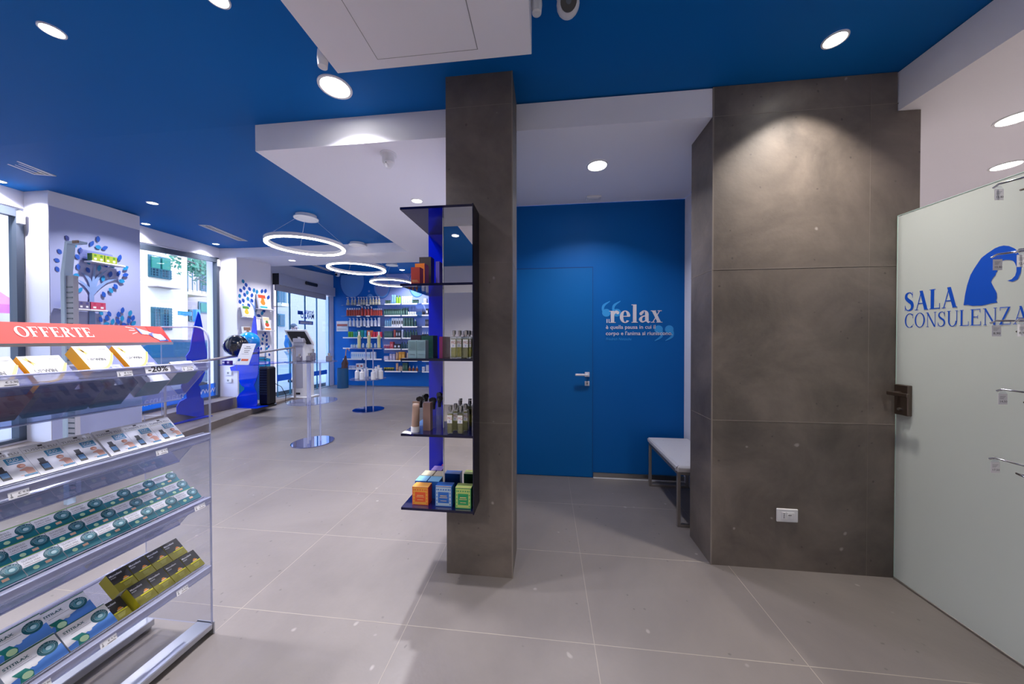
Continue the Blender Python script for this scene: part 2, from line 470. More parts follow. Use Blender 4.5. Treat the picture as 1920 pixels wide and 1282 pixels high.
# walls
m = MB(); m.box(-6.7, -0.5, 9.3, 9.42, 0, zc(9.3), mat('mural_blue', '#1272d2', .5, spec=.3)); WALL_FAR = struct(m.build('wall_far'))
m = MB(); m.box(-0.62, -0.5, 2.16, 9.3, 0, 3.3, M_WHITE); struct(m.build('wall_shop_right'))
m = MB(); m.box(-0.5, 1.40, 3.353, 3.45, 0, 2.86, M_BLUEP)
m.box(.477, .4805, 3.3515, 3.353, 0, 2.06, M_NAVY)
struct(m.build('wall_alcove_back'))
m = MB(); m.box(1.387, 1.50, 2.43, 3.353, 0, 2.86, M_WHITE); struct(m.build('wall_alcove_right'))
m = MB(); m.box(-4.5, 5.3, -3.12, -3.0, 0, 3.05, M_WHITE); struct(m.build('wall_back'))
m = MB(); m.box(5.2, 5.3, -3.0, 4.5, 0, 2.82, M_WHITE); struct(m.build('wall_right'))
m = MB(); m.box(1.50, 5.3, 4.4, 4.5, 0, 2.82, M_WHITE); m.box(1.5, 1.56, 2.44, 4.4, 0, 2.82, M_WHITE); struct(m.build('wall_consulting_room'))

# stone block and column with joints
m = MB()
m.box(1.05, 2.088, 2.136, 2.43, 0, 3.045, M_STONE)
m.box(2.088, 2.212, 2.136, 2.43, 0, 2.812, M_STONE)
for py in (503, 790):
    z = at(1450, py, 'y', 2.136).z
    m.box(1.0485, 2.21, 2.1348, 2.14, z - .0015, z + .0015, M_JOINT)
    m.box(1.0488, 1.052, 2.136, 2.43, z - .0015, z + .0015, M_JOINT)
z = at(1500, 207, 'y', 2.136).z
m.box(1.0485, 2.21, 2.1348, 2.14, z - .001, z + .001, M_JOINT)
m.box(1.945, 1.9465, 2.1348, 2.14, 0, 3.04, M_JOINT)
m.box(1.0485, 1.056, 2.1335, 2.14, 0, 3.04, M_JOINT)
struct(m.build('wall_stone_block'))
m = MB()
m.box(-0.613, -0.203, 1.882, 2.15, 0, 3.05, M_STONE)
for py in (196, 492, 793):
    z = at(930, py, 'y', 1.882).z
    m.box(-0.613, -0.2015, 1.8808, 1.89, z - .0013, z + .0013, M_JOINT)
    m.box(-0.204, -0.2017, 1.882, 2.15, z - .0013, z + .0013, M_JOINT)
m.box(-0.208, -0.2012, 1.8798, 1.886, 0, 3.05, M_JOINT)
struct(m.build('wall_column'))

# shop front: pillars, lintels, sill
m = MB()
m.prism([(FX(2.91) - .1, 2.91, 0), (-5.47, 2.91, 0), (-5.50, 3.72, 0), (FX(3.72) - .1, 3.72, 0)], (0, 0, 3.12), M_WHITE)
m.quad((-5.4665, 2.915, 0), (-5.4965, 3.715, 0), (-5.4965, 3.715, 2.93), (-5.4665, 2.915, 2.93), mat('pillar_side_lavender', '#aeb6dd', .6, spec=.2))  # lavender over the side face, stopping below the pillar top
struct(m.build('wall_pillar_near'))
m = MB()
m.prism([(FX(5.57) - .1, 5.57, 0), (-6.105, 5.62, 0), (-6.105, 6.40, 0), (-6.75, 6.43, 0), (-6.75, 5.6, 0)], (0, 0, 3.26), M_WHITE)
struct(m.build('wall_pillar_far'))
m = MB()
def lint(y0, y1, za, zb, z2a=None, z2b=None):
    p = (FX(y0), y0); q = (FX(y1), y1)
    d = Vector((q[0] - p[0], q[1] - p[1], 0)).normalized(); n = Vector((-d.y, d.x, 0)) * .14
    m.prism([(p[0], p[1], za), (q[0], q[1], zb), (q[0], q[1], z2b or zc(y1)), (p[0], p[1], z2a or zc(y0))], n, M_WHITE)
lint(-3.0, 2.91, 2.80, 2.90)
lint(3.70, 5.60, 2.885, 3.055)
lint(-3.0, 2.91, 0, 0, .33, .33)
lint(3.70, 5.60, 0, 0, .32, .32)
lint(-3.0, 0.6, 0.2, 0.2)
struct(m.build('wall_shopfront'))
m = MB()
m.box(-6.8, -6.7, 6.4, 7.10, 0, zc(6.4), M_WHITE)
m.box(-6.8, -6.7, 9.06, 9.3, 0, zc(9.2), M_WHITE)
m.prism([(-6.7, 7.10, 2.86), (-6.7, 9.06, 2.86), (-6.7, 9.06, zc(9.06)), (-6.7, 7.10, zc(7.1))], (-.1, 0, 0), M_WHITE)
struct(m.build('wall_entrance'))

# low stone steps under the windows
m = MB()
a0, a1 = (FX(-2.9) + .33, -2.9), (FX(5.60) + .335, 5.60)
m.prism([(FX(-2.9), -2.9, 0), (a0[0], a0[1], 0), (a1[0], a1[1], 0), (FX(5.6), 5.60, 0)], (0, 0, .305), M_CURB)
struct(m.build('trim_window_step'))
m = MB()
p = [(-5.7, -2.9), (-3.05, -2.9), (-5.27, 4.35), (-5.53, 5.10), (-6.2, 7.2), (-6.69, 7.05), (-6.69, 6.45), (-6.0, 6.4), (-6.0, 5.55)]
zz = [.125, .125, .125, .115, .012, .012, .07, .10, .115]
n_ = len(p)
m.add([(x, y, 0) for x, y in p] + [(p[i][0], p[i][1], zz[i]) for i in range(n_)],
      [(i, (i + 1) % n_, n_ + (i + 1) % n_, n_ + i) for i in range(n_)], M_CURB)
top = [(p[i][0], p[i][1], zz[i]) for i in range(n_)]
m.add(top, [(0, 1, 2, 8), (2, 3, 7, 8), (3, 4, 6, 7), (4, 5, 6)], M_CURB)
struct(m.build('trim_platform'))

# windows of the shop front
def shop_window(name, y0, y1, zb, za, zb2):
    fr = MB()
    p = Vector((FX(y0), y0, 0)); q = Vector((FX(y1), y1, 0)); d = (q - p).normalized(); n = Vector((d.y, -d.x, 0))
    def bar(s0, s1, z00, z01, z10, z11, mt, t=.07):
        P = [p + d * s0 + Vector((0, 0, z00)), p + d * s1 + Vector((0, 0, z10)), p + d * s1 + Vector((0, 0, z11)), p + d * s0 + Vector((0, 0, z01))]
        fr.prism([v + n * .02 for v in P], -n * t, mt)
    L = (q - p).length
    bar(0, L, za - .085, za, zb2 - .085, zb2, M_GREYF)
    bar(0, L, zb, zb + .035, zb, zb + .035, M_GREYF)
    bar(0, .05, zb, za, zb, za, M_GREYF)
    bar(L - .06, L, zb, zb2, zb, zb2, M_GREYF)
    o = struct(fr.build(name))
    g = MB()
    P = [p - n * .02 + Vector((0, 0, zb + .03)), q - n * .02 + Vector((0, 0, zb + .03)), q - n * .02 + Vector((0, 0, zb2 - .08)), p - n * .02 + Vector((0, 0, za - .08))]
    g.prism(P, -n * .008, M_GLASS)
    g.build('pane', o)
    return o, p, q, d, n
W2 = shop_window('window_2', 3.72, 5.55, .32, 2.885 - .03, 3.045)
W1 = shop_window('window_1', 0.6, 2.89, .33, 2.83, 2.875)

# blue band with the mirrored web address on window 2
o2, p2, q2, d2, n2 = W2
m = MB()
M_BAND = clear('blue_window_film', '#2f86ee', 0.2, body=0.55, body_col='#2a7fe8')
L2 = (q2 - p2).length
P = [p2 + d2 * .05 + n2 * .004 + Vector((0, 0, .355)), p2 + d2 * (L2 - .09) + n2 * .004 + Vector((0, 0, .355)), p2 + d2 * (L2 - .09) + n2 * .004 + Vector((0, 0, .60)), p2 + d2 * .05 + n2 * .004 + Vector((0, 0, .60))]
m.quad(*[tuple(v) for v in P], M_BAND)
mm = MB(); mm.text('www.farmaciamarzo', .19, 0, 0, M_PAPER, width=1.62)
# mirrored: text runs from the far end towards the near end
o0 = p2 + d2 * (L2 - .10) + n2 * .006 + Vector((0, 0, .43))
m.add([tuple(o0 - d2 * x + Vector((0, 0, z))) for x, y, z in mm.v], mm.f, M_PAPER)
tag(m.build('window_lettering'), 'blue film band with mirrored white web address along bottom of shop window', 'window lettering')

# alcove door: leaf flush with the wall
M_SEAM = mat('door_seam', '#033c78', .8); M_SATIN = mat('satin_handle', '#d6d6dc', .35, .2)
m = MB()
zt = at(1040, 503.5, 'y', 3.353).z
m.box(-.40, .476, 3.344, 3.353, .008, zt, M_DOORP)
m.box(-.40, .480, 3.3434, 3.3535, zt, zt + .007, M_SEAM); m.box(.476, .4805, 3.3436, 3.3535, .008, zt + .003, M_SEAM)
DOOR = struct(m.build('door_1'))
h = MB()
c = at(1101, 702, 'y', 3.33)
h.box(c.x - .024, c.x + .024, 3.330, 3.344, c.z - .024, c.z + .024, M_SATIN, .003)
h.cyl((c.x, 3.285, c.z), .010, .05, M_SATIN, 14, axis='y')
h.box(c.x - .125, c.x + .012, 3.282, 3.298, c.z - .010, c.z + .010, M_SATIN, .003)
h.build('door_handle', DOOR)
h = MB()
h.box(c.x - .024, c.x + .024, 3.332, 3.344, c.z - .118, c.z - .070, M_SATIN, .003)
h.cyl((c.x, 3.3315, c.z - .090), .006, .004, M_BLACK, 10, axis='y'); h.box(c.x - .003, c.x + .003, 3.3312, 3.334, c.z - .108, c.z - .09, M_BLACK)
h.build('lock_plate', DOOR)
m = MB()
m.box(.486, 1.387, 3.338, 3.353, .012, .058, M_BRUSH)
m.box(.486, 1.387, 3.336, 3.353, .0, .012, M_TRIM)
struct(m.build('baseboard_alcove'))

# quotation lettered on the alcove wall
def zq(px, py): return at(px, py, 'y', 3.351)
M_LBLUE = mat('light_blue_vinyl', '#2f9ae0', 0.5)
M_LET = mat('pale_vinyl', '#d9d6dc', 0.5)
K = 170 / 1920
def Q(zx, zy): return zq(1110 + zx * K, 550 + zy * K)
qm = MB()
a = Q(210, 495); b = Q(210, 160)
quote_marks(qm, a.x, a.z, b.z - a.z, M_LBLUE, 3.3504, dx=Q(430, 400).x - Q(210, 400).x)
a = Q(1310, 1010); b = Q(1310, 675)
quote_marks(qm, a.x, a.z, b.z - a.z, M_LBLUE, 3.3504, flip=True, dx=Q(1535, 900).x - Q(1310, 900).x)
a = Q(365, 622); b = Q(1490, 622); tp = Q(850, 235)
serif(qm, 'relax', a.x, a.z, (tp.z - a.z), M_LET, 3.3494, T=.19, t=.05, width=b.x - a.x, gap=.0)
for txt, x0, x1, yb, cap in (('Il', 295, 358, 622, 80), ('è quella pausa in cui il', 290, 1338, 750, 78), ("corpo e l'anima si riuniscono.", 288, 1700, 882, 78)):
    a = Q(x0, yb); b = Q(x1, yb); tp = Q(x0, yb - cap)
    qm.text(txt, (tp.z - a.z) / .70, a.x, a.z, M_LET, y=3.3484, width=b.x - a.x, bold=.012)
a = Q(288, 990); b = Q(830, 990); tp = Q(288, 935)
qm.text('Friedrich Nietzsche', (tp.z - a.z) / .70, a.x, a.z, M_LBLUE, y=3.3494, width=b.x - a.x, shear=.3)
tag(qm.build('wall_lettering'), 'white and light blue quotation with large quote marks on blue alcove wall', 'wall lettering')

# far wall mural: water drops
mu = MB()
M_DROP = mat('mural_drop_pale', '#6aa8ee', 0.55); M_DROP2 = mat('mural_drop_deep', '#1a64c8', 0.55); M_DROP3 = mat('mural_lilac', '#8c9fdc', 0.55)
def drop(px, py, rx, rz, y=9.297):
    c_ = at(px, py, 'y', 9.3)
    for k, (s_, mt) in enumerate(((1.0, M_DROP2), (.93, M_DROP), (.80, M_DROP3 if k_ % 2 else M_DROP))):
        mu.add([(c_.x + (0.02 * rx * k) + rx * s_ * math.cos(2 * PI * i / 36), y - .0015 * k, c_.z + rz * s_ * math.sin(2 * PI * i / 36)) for i in range(36)], [tuple(range(36))], mt)
k_ = 1
cc = at(707, 516, 'y', 9.3)
mu.quad((at(700, 520, 'y', 9.3).x, 9.2985, zc(9.3)), (-.63, 9.2985, zc(9.3)), (-.63, 9.2985, at(800, 662, 'y', 9.3).z), (at(720, 662, 'y', 9.3).x, 9.2985, at(800, 662, 'y', 9.3).z), M_DROP3)
for px, py, rx, rz in ((660, 527, .42, .55), (716, 537, .28, .38), (782, 532, .27, .42), (692, 546, .035, .035), (694, 560, .13, .16), (738, 572, .1, .07), (786, 590, .12, .1), (775, 618, .07, .07), (740, 601, .2, .12)):
    k_ += 1
    drop(px, py, rx, rz)
tag(mu.build('wall_mural'), 'mural of pale water drops printed across the far blue wall', 'mural')

# ================================================================== LAMPS
def downlight(x, y, z, label, group, power=15, r=.10, tilt=0.0, col=(1.0, .93, .85)):
    t = thing('ceiling_downlight', label, 'ceiling light', (x, y, z), group)
    t.rotation_euler = (tilt, 0, 0)
    m = MB(); m.lathe([(r, 0), (r * .98, -.006), (r * .84, -.006), (r * .82, 0.0)], (0, 0, 0), M_TRIM, 32, caps=False)
    m.build('trim_ring', t)
    m = MB(); m.lathe([(r * .82, -.002), (r * .4, -.0035), (1e-5, -.004)], (0, 0, 0), M_LAMP, 32)
    m.build('diffuser', t)
    ld = bpy.data.lights.new('lamp_light', 'AREA'); ld.shape = 'DISK'; ld.size = r * 1.55; ld.energy = power; ld.color = col
    ld.spread = R(100 if 'stone block' in label else 125)
    lo = bpy.data.objects.new('lamp_light', ld); COL.objects.link(lo); lo.parent = t; lo.location = (0, 0, -.012)
    return t
SL = math.atan(.058)
G1 = 'round downlights in the blue ceiling'; G2 = 'round downlights in the white dropped ceiling'
P0 = 22
COOL, WARM = (.94, .92, 1.0), (1.0, .91, .82)
for x, y, lab, r, k in [(-1.333, 1.878, 'large round downlight beside the corner of the white ceiling box', .100, .9),
                  (-2.543, 1.375, 'round downlight in blue ceiling at upper left corner of the view', .048, 1.2),
                  (-1.533, 1.330, 'round downlight cut by top edge left of the white ceiling box', .050, .6),
                  (1.532, 1.873, 'round downlight in blue ceiling in front of the stone block', .056, .52),
                  (-4.80, 3.37, 'round downlight in blue ceiling near the pillar with tree decal', .055, .8),
                  (-5.90, 4.06, 'small downlight close above the near end of the shop window', .05, .35),
                  (-6.14, 5.26, 'small downlight close above the far end of the shop window', .055, .35),
                  (-5.60, 2.66, 'downlight at left edge above the left window', .05, .5),
                  (-4.094, 8.6, 'small far downlight just in front of the product wall', .08, 1.1)]:
    downlight(x, y, zc(y) - .001, lab, G1, P0 * k, r, SL if y > 2.14 else 0, WARM if x > 0 else COOL)
for x, y, z, lab, tl, r, k in [(.411, 2.632, 2.86, 'round downlight in the white alcove ceiling', 0, .088, .42),
                     (-1.37, 3.233, zs(3.233), 'round downlight in white dropped ceiling left of the column', SL, .062, 1.3),
                     (-5.289, 6.06, zs(6.06), 'small round downlight under the white ceiling beam', SL, .068, .9),
                     (2.885, 2.286, 2.815, 'downlight at right edge above frosted glass, nearer of the two', 0, .085, 1.5),
                     (3.60, 2.90, 2.815, 'downlight above frosted glass, farther of the two', 0, .085, 1.5)]:
    downlight(x, y, z - .001, lab, G2, P0 * k, r, tl, WARM if x > 2 else COOL)
# unseen downlights added behind the camera to brighten the room
for x, y in ((1.5, -.6), (-1.4, -1.0), (-3.3, -.4), (.2, -2.2)):
    downlight(x, y, 3.049, 'unseen round downlight added in blue ceiling behind the viewpoint', G1, P0 * 1.1, .06)
for x, y in ((3.3, .2), (3.3, -1.8)):
    downlight(x, y, 2.814, 'unseen round downlight added in white consulting room ceiling behind the viewpoint', G2, P0 * 1.3, .085, 0, WARM)

def ring_lamp(cx, cy, cz, rr, canx, cany, label):
    t = thing('ring_pendant_lamp', label, 'pendant lamp', (cx, cy, cz), 'ring pendant lamps over the shop')
    m = MB(); n = 64
    m.lathe([(rr - .046, .022), (rr, .022), (rr, -.022), (rr - .003, -.022)], (0, 0, 0), M_TRIM, n, caps=False)
    m.lathe([(rr - .046, .022), (rr - .046, -.022), (rr - .043, -.022)], (0, 0, 0), M_TRIM, n, caps=False)
    m.build('ring_housing', t)
    m = MB(); m.lathe([(rr - .003, -.020), (rr - .004, -.034), (rr - .042, -.034), (rr - .043, -.020)], (0, 0, 0), M_RING, n, caps=False)
    m.build('ring_diffuser', t)
    zt = zc(cany) - cz
    c = MB(); ox, oy = canx - cx, cany - cy
    c.cyl((ox, oy, zt - .045), .125, .045, M_TRIM, 36); c.cyl((ox, oy, zt - .056), .148, .012, M_TRIM, 36)
    c.build('canopy', t)
    for k in range(3):
        a = R(20 + 120 * k)
        s = MB(); s.tube([(ox + .10 * math.cos(a), oy + .10 * math.sin(a), zt - .05), ((rr - .018) * math.cos(a), (rr - .018) * math.sin(a), .035)], .0014, M_TRIM, 6)
        s.build('suspension_wire', t)
    return t
ring_lamp(-3.22, 3.94, 2.725, .465, -3.29, 4.017, 'glowing white ring lamp, nearest and leftmost of the rings')
ring_lamp(-3.50, 5.52, 2.775, .50, -3.508, 5.542, 'glowing white ring lamp, middle one of the rings')
p3 = at(735, 529, 'y', 7.6)
ring_lamp(p3.x, 7.6, p3.z, .52, p3.x, 7.6, 'glowing white ring lamp, farthest, close to the product wall')

# ================================================================== CEILING FIXTURES
t = thing('ceiling_box', 'large white boxed-in duct cover with access hatch hanging under blue ceiling', 'ceiling box', (0, 0, 2.80))
m = MB(); m.box(-1.055, -.07, -1.2, 1.508, 0, .248, M_WHITEC, .002); m.build('casing', t)
m = MB()
ha = at(708, 112, 'z', 2.80); hb = at(896, 92, 'z', 2.80)
x0, x1, y1 = ha.x, hb.x, (ha.y + hb.y) / 2
for a_ in ((x0, x0 + .0022, -.3, y1), (x1 - .0035, x1, -.3, y1), (x0, x1, y1 - .0016, y1), (x0, x1, -.3, -.2985)):
    m.box(*a_, -.0008, .001, M_GREYINK)
m.box(x0 + .004, x1 - .004, -.296, y1 - .003, -.0005, .001, M_WHITEC)
m.build('access_hatch', t)

def speaker_bracket(x, y, z, rz, label):
    t = thing('wireless_sensor', label, 'sensor', (x, y, z)); t.rotation_euler = (0, 0, rz); t.scale = (.62, .62, .62)
    m = MB(); m.box(-.018, .018, -.018, 0, .02, .15, M_TRIM, .006); m.build('bracket', t)
    m = MB(); m.lathe([(.02, -.085), (.034, -.08), (.04, -.02), (.036, .04), (.02, .06), (1e-5, .065)], (0.0, -.04, .04), M_TRIM, 18)
    m.build('body', t)
    return t
_p = at(607, 108, 'x', -1.075)
speaker_bracket(-1.056, _p.y, _p.z - .02, R(-90), 'small white motion sensor on left side of the white ceiling box')
_p = at(1006, 6, 'x', -.045)
speaker_bracket(-.069, _p.y, _p.z - .02, R(90), 'small white sensor on right side of the white ceiling box, cut by the top edge')

t = thing('dome_camera', 'white turret security camera with black lens on ceiling by the white box', 'security camera', (0.20, 1.19, 3.05))
q = at(1065, 8, 'z', 2.975)
t.location = (q.x, q.y, 3.05)
m = MB(); m.cyl((0, 0, -.03), .055, .03, M_TRIM, 28); m.build('base', t)
m = MB(); m.sphere((0, 0, -.075), .052, M_TRIM); m.build('ball_housing', t)
m = MB(); m.M = Matrix.Translation((0, 0, -.075)) @ Euler((R(35), 0, 0)).to_matrix().to_4x4()
m.cyl((0, -.058, 0), .036, .012, M_BLACK, 24, axis='y'); m.cyl((0, -.060, 0), .012, .004, M_GREYF, 16, axis='y'); m.build('lens', t)

t = thing('motion_detector', 'white ceiling motion detector under the dropped ceiling left of the column', 'motion detector', (-1.20, 2.30, zs(2.30)))
m = MB(); m.cyl((0, 0, -.012), .06, .012, M_TRIM, 28); m.build('base_plate', t)
m = MB(); m.lathe([(.046, -.012), (.044, -.07), (.036, -.078)], (0, 0, 0), M_TRIM, 24); m.build('collar', t)
m = MB(); m.lathe([(1e-5, -.115), (.018, -.108), (.032, -.09), (.036, -.078)], (0, 0, 0), M_TRIM, 24); m.cyl((0, -.043, -.085), .004, .005, M_BLACK, 8, axis='y'); m.build('lens', t)

c = at(1113, 369, 'z', 2.86)
t = thing('ceiling_speaker', 'small white emergency fixture on alcove ceiling near blue wall', 'ceiling fixture', (c.x, c.y, 2.86))
m = MB(); m.box(-.07, .07, -.035, .035, -.02, 0, M_TRIM, .004); m.build('housing', t)
m = MB(); m.box(-.05, .05, -.022, .022, -.024, -.019, M_PAPER, .002); m.build('cover', t)

def vent(x0, y0, x1, y1, w_, label):
    L = math.hypot(x1 - x0, y1 - y0); a = math.atan2(y1 - y0, x1 - x0)
    t = thing('slot_air_vent', label, 'air vent', (x0, y0, zc(y0)), 'slot air vents')
    t.rotation_euler = (0, 0, a)
    tz = (zc(y1) - zc(y0)) / L
    m = MB(); m.M = Matrix(((1, 0, 0, 0), (0, 1, 0, 0), (tz, 0, 1, 0), (0, 0, 0, 1)))
    m.box(0, L, -w_ / 2, -w_ / 2 + .02, -.008, 0, M_TRIM); m.box(0, L, w_ / 2 - .02, w_ / 2, -.008, 0, M_TRIM)
    m.box(0, .02, -w_ / 2, w_ / 2, -.008, 0, M_TRIM); m.box(L - .02, L, -w_ / 2, w_ / 2, -.008, 0, M_TRIM)
    m.build('frame', t)
    b = MB(); b.M = m.M; b.box(.02, L - .02, -w_ / 2 + .02, w_ / 2 - .02, -.002, 0, M_BLACK); b.build('dark_slot', t)
    s = MB(); s.M = m.M
    for k in range(2):
        yy = -w_ / 2 + w_ * (k + 1) / 3
        s.box(.02, L - .02, yy - .006, yy + .006, -.007, -.003, M_TRIM)
    s.build('blades', t)
    return t
vent(-5.12, 4.22, -5.43, 5.12, .15, 'white slot air vent in the blue ceiling near the far window')
vent(-4.93, 2.61, -4.55, 1.45, .17, 'white slot air vent in the blue ceiling at left edge of the view')
a = at(597, 503, 'x', -5.9)
vent(-5.95, 7.5, -6.2, 8.5, .13, 'white slot air vent in far ceiling above the entrance')

c = at(633, 510, 'y', 8.7)
t = thing('dome_camera', 'small white dome camera in the far ceiling corner by entrance', 'security camera', (c.x, 8.7, zc(8.7)))
m = MB(); m.cyl((0, 0, -.05), .07, .05, M_TRIM, 20); m.build('base', t)
m = MB(); m.sphere((0, 0, -.08), .06, M_TRIM, 16, 8); m.build('ball_housing', t)
m = MB(); m.cyl((0, -.07, -.09), .03, .02, M_BLACK, 14, axis='y'); m.build('lens', t)

# ================================================================== FROSTED GLASS PARTITION
def frosted():
    m = bpy.data.materials.new('frosted_glass'); m.use_nodes = True; nt = m.node_tree; nt.nodes.clear()
    out = nt.nodes.new('ShaderNodeOutputMaterial')
    tr = nt.nodes.new('ShaderNodeBsdfTranslucent'); tr.inputs[0].default_value = (*srgb('#e2e8e8'), 1)
    df = nt.nodes.new('ShaderNodeBsdfDiffuse'); df.inputs[0].default_value = (*srgb('#d6dedd'), 1)
    a = nt.nodes.new('ShaderNodeMixShader'); a.inputs[0].default_value = .55
    nt.links.new(tr.outputs[0], a.inputs[1]); nt.links.new(df.outputs[0], a.inputs[2])
    g = nt.nodes.new('ShaderNodeBsdfGlossy'); g.inputs['Roughness'].default_value = .35
    f = nt.nodes.new('ShaderNodeFresnel'); f.inputs[0].default_value = 1.3
    b = nt.nodes.new('ShaderNodeMixShader')
    nt.links.new(f.outputs[0], b.inputs[0]); nt.links.new(a.outputs[0], b.inputs[1]); nt.links.new(g.outputs[0], b.inputs[2])
    nt.links.new(b.outputs[0], out.inputs[0])
    return m
M_FROST = frosted()
M_GEDGE = mat('glass_edge', '#b9d6cf', 0.2)
GX = 2.09
t = thing('frosted_glass_partition', 'tall frosted glass door panel with blue logo lettering at right', 'glass partition', (GX, 0, 0))
m = MB(); m.box(0, .001, -1.6, 2.128, .012, 2.183, M_FROST); m.build('frosted_sheet', t)
m = MB(); m.box(-.001, .009, 2.128, 2.131, .012, 2.183, M_GEDGE); m.box(-.002, .010, -1.6, 2.13, 2.183, 2.1855, M_GEDGE); m.box(-.006, .012, -1.6, 2.128, 0.0, .010, M_BRUSH); m.build('glass_edge', t)
# blue lettering, reading from far (left) to near (right): build in x-z then turn onto the sheet
def on_glass(px, py):
    p = at(px, py, 'x', GX - .002); return (-p.y, p.z)     # text x = -Y
K2 = 1 / 6.105
def G(zx, zy): return on_glass(1700 + zx * K2, 430 + zy * K2)
lm = MB()
K3 = 260 / 556
def G3(zx, zy): return on_glass(1660 + zx * K3, 300 + zy * K3)
a = G3(77, 606); b = G3(288, 590); c = G3(77, 535)
serif(lm, 'SALA', a[0], a[1], c[1] - a[1] + .004, M_LOGO, 0, T=.2, t=.05, width=b[0] - a[0])
a = G3(77, 672); b = G(1400, 1085); c = G3(77, 617); 
serif(lm, 'CONSULENZA', a[0], a[1], c[1] - a[1], M_LOGO, 0, T=.12, t=.045, width=b[0] - a[0])
fig = [(650, 868), (665, 760), (690, 640), (730, 520), (770, 450), (850, 330), (920, 275), (1010, 215), (1060, 195), (1110, 184), (1170, 190), (1230, 215), (1262, 240), (1290, 300), (1305, 360), (1312, 430), (1303, 500),
       (1270, 570), (1210, 598), (1150, 588), (1200, 570), (1240, 530), (1256, 480), (1256, 430), (1240, 390), (1228, 372), (1215, 358), (1180, 348), (1130, 348), (1095, 358), (1082, 400), (1050, 442), (1036, 462), (1035, 480), (1020, 500), (1018, 520), (990, 550), (975, 575), (965, 603),
       (990, 650), (1030, 730), (1032, 790), (1022, 810), (1040, 835), (960, 848), (860, 872), (750, 874), (700, 864)]
lm.poly([(g_[0], -.0002, g_[1]) for g_ in (G(*q) for q in fig)], M_LOGO)
# turn: x -> -Y, z -> z, facing -X
v2 = MB(); v2.add([(y - .0015, -x, z) for x, y, z in lm.v], lm.f, M_LOGO)
v2.build('blue_logo_lettering', t)
m = MB()
a = at(1701, 722, 'x', GX); b = at(1680, 780, 'x', GX)
ya, za, zb = 2.045, at(1701, 722, 'x', GX).z, at(1701, 779, 'x', GX).z
m.box(-.022, .022, ya, 2.118, zb, za, M_DARKST, .003)
m.cyl((-.035, (ya + 2.118) / 2, zb + .035), .008, .015, M_BRUSH, 12, axis='x')
LK = m.build('lock_case', t)
m = MB(); zc_ = (za * .72 + zb * .28)
m.box(-.075, -.02, 2.075, 2.095, zc_ - .01, zc_ + .01, M_DARKST, .003)
m.box(-.082, -.066, 1.99, 2.10, zc_ - .011, zc_ + .011, M_DARKST, .003)
m.build('lever_handle', t)

# ================================================================== ON THE STONE BLOCK AND FLOOR
c = at(1474.5, 965, 'y', 2.136)
t = thing('wall_socket', 'white wall socket plate low on the stone block', 'wall socket', (c.x, 2.135, c.z))
m = MB(); m.box(-.062, .062, -.009, 0, -.042, .042, M_TRIM, .004); m.build('plate', t)
m = MB(); m.box(-.035, -.008, -.0115, -.008, -.022, .022, M_TRIM, .002); m.box(-.006, .038, -.0115, -.008, -.022, .022, M_TRIM, .002)
m.cyl((.015, -.0125, 0), .018, .002, M_PAPER, 20, axis='y')
m.build('insert', t)
m = MB()
for k in (-1, 0, 1): m.cyl((-.022, -.0125, k * .011), .0028, .002, M_BLACK, 8, axis='y'); m.cyl((.004 + .0065 * (k + 1), -.0137, .005), .0026, .002, M_BLACK, 8, axis='y')
m.build('contact_holes', t)

# bench in the alcove
t = thing('upholstered_bench', 'white padded bench on steel frame in the alcove beside the stone block', 'bench', (1.18, 2.87, 0))
M_SEAT = mat('white_leatherette', '#cfcdd0', 0.45)
x0, x1, y0, y1 = -.185, .205, -.345, .375
m = MB(); m.box(x0, x1, y0, y1, .425, .475, M_SEAT, .014)
s = m.build('seat_cushion', t); 
bv = s.modifiers.new('soft', 'BEVEL'); bv.width = .008; bv.segments = 3
for k in range(5):
    for j in range(2):
        m = MB(); m.lathe([(.006, .4755), (.003, .477), (1e-5, .4775)], (x0 + .12 + .15 * j, y0 + .09 + .135 * k, 0), M_SEAT, 10); m.build('tufting_button', t)
M_BENCH = mat('bench_frame_steel', '#9a938e', .4, .6)
for yy in (y0 + .012, y1 - .035):
    m = MB()
    m.box(x0 + .010, x0 + .034, yy, yy + .024, 0, .424, M_BENCH, .002); m.box(x1 - .034, x1 - .010, yy, yy + .024, 0, .424, M_BENCH, .002)
    m.box(x0 + .034, x1 - .034, yy, yy + .024, 0.0, .022, M_BENCH, .002); m.box(x0 + .034, x1 - .034, yy, yy + .024, .402, .424, M_BENCH, .002)
    m.build('frame_leg', t)
m = MB(); m.box(x0 + .010, x0 + .03, y0 + .03, y1 - .03, .404, .424, M_BENCH); m.box(x1 - .03, x1 - .01, y0 + .03, y1 - .03, .404, .424, M_BENCH); m.build('frame_rail', t)

# ================================================================== HOOK RACK AT THE RIGHT EDGE
t = thing('hook_display_panel', 'white slat display panel carrying wire hooks just past right edge', 'display panel', (1.55, .74, 0))
m = MB(); m.box(-.24, .30, -.03, 0, .02, 2.0, M_TRIM, .003); m.build('panel', t)
m = MB()
for k in range(12): m.box(-.238, .298, -.001, .001, .2 + .15 * k, .212 + .15 * k, M_GREYINK)
m.build('slots', t)
m = MB(); m.box(-.28, .34, -.20, .12, 0, .022, M_BRUSH, .004); m.build('base', t)
TX = 1.0
def price(mb0, x, z, y, txt):
    mb = MB()
    _price(mb, 0, 0, 0, txt)
    for mt in mb.mats: mb0.m(mt)
    b = len(mb0.v)
    mb0.v += [(x + u * .68, y + v * .68, z + w_ * .68) for u, v, w_ in mb.v]
    for f_, k in zip(mb.f, mb.mi): mb0.f.append([b + i for i in f_]); mb0.mi.append(mb0.m(mb.mats[k])); mb0.sm.append(False)
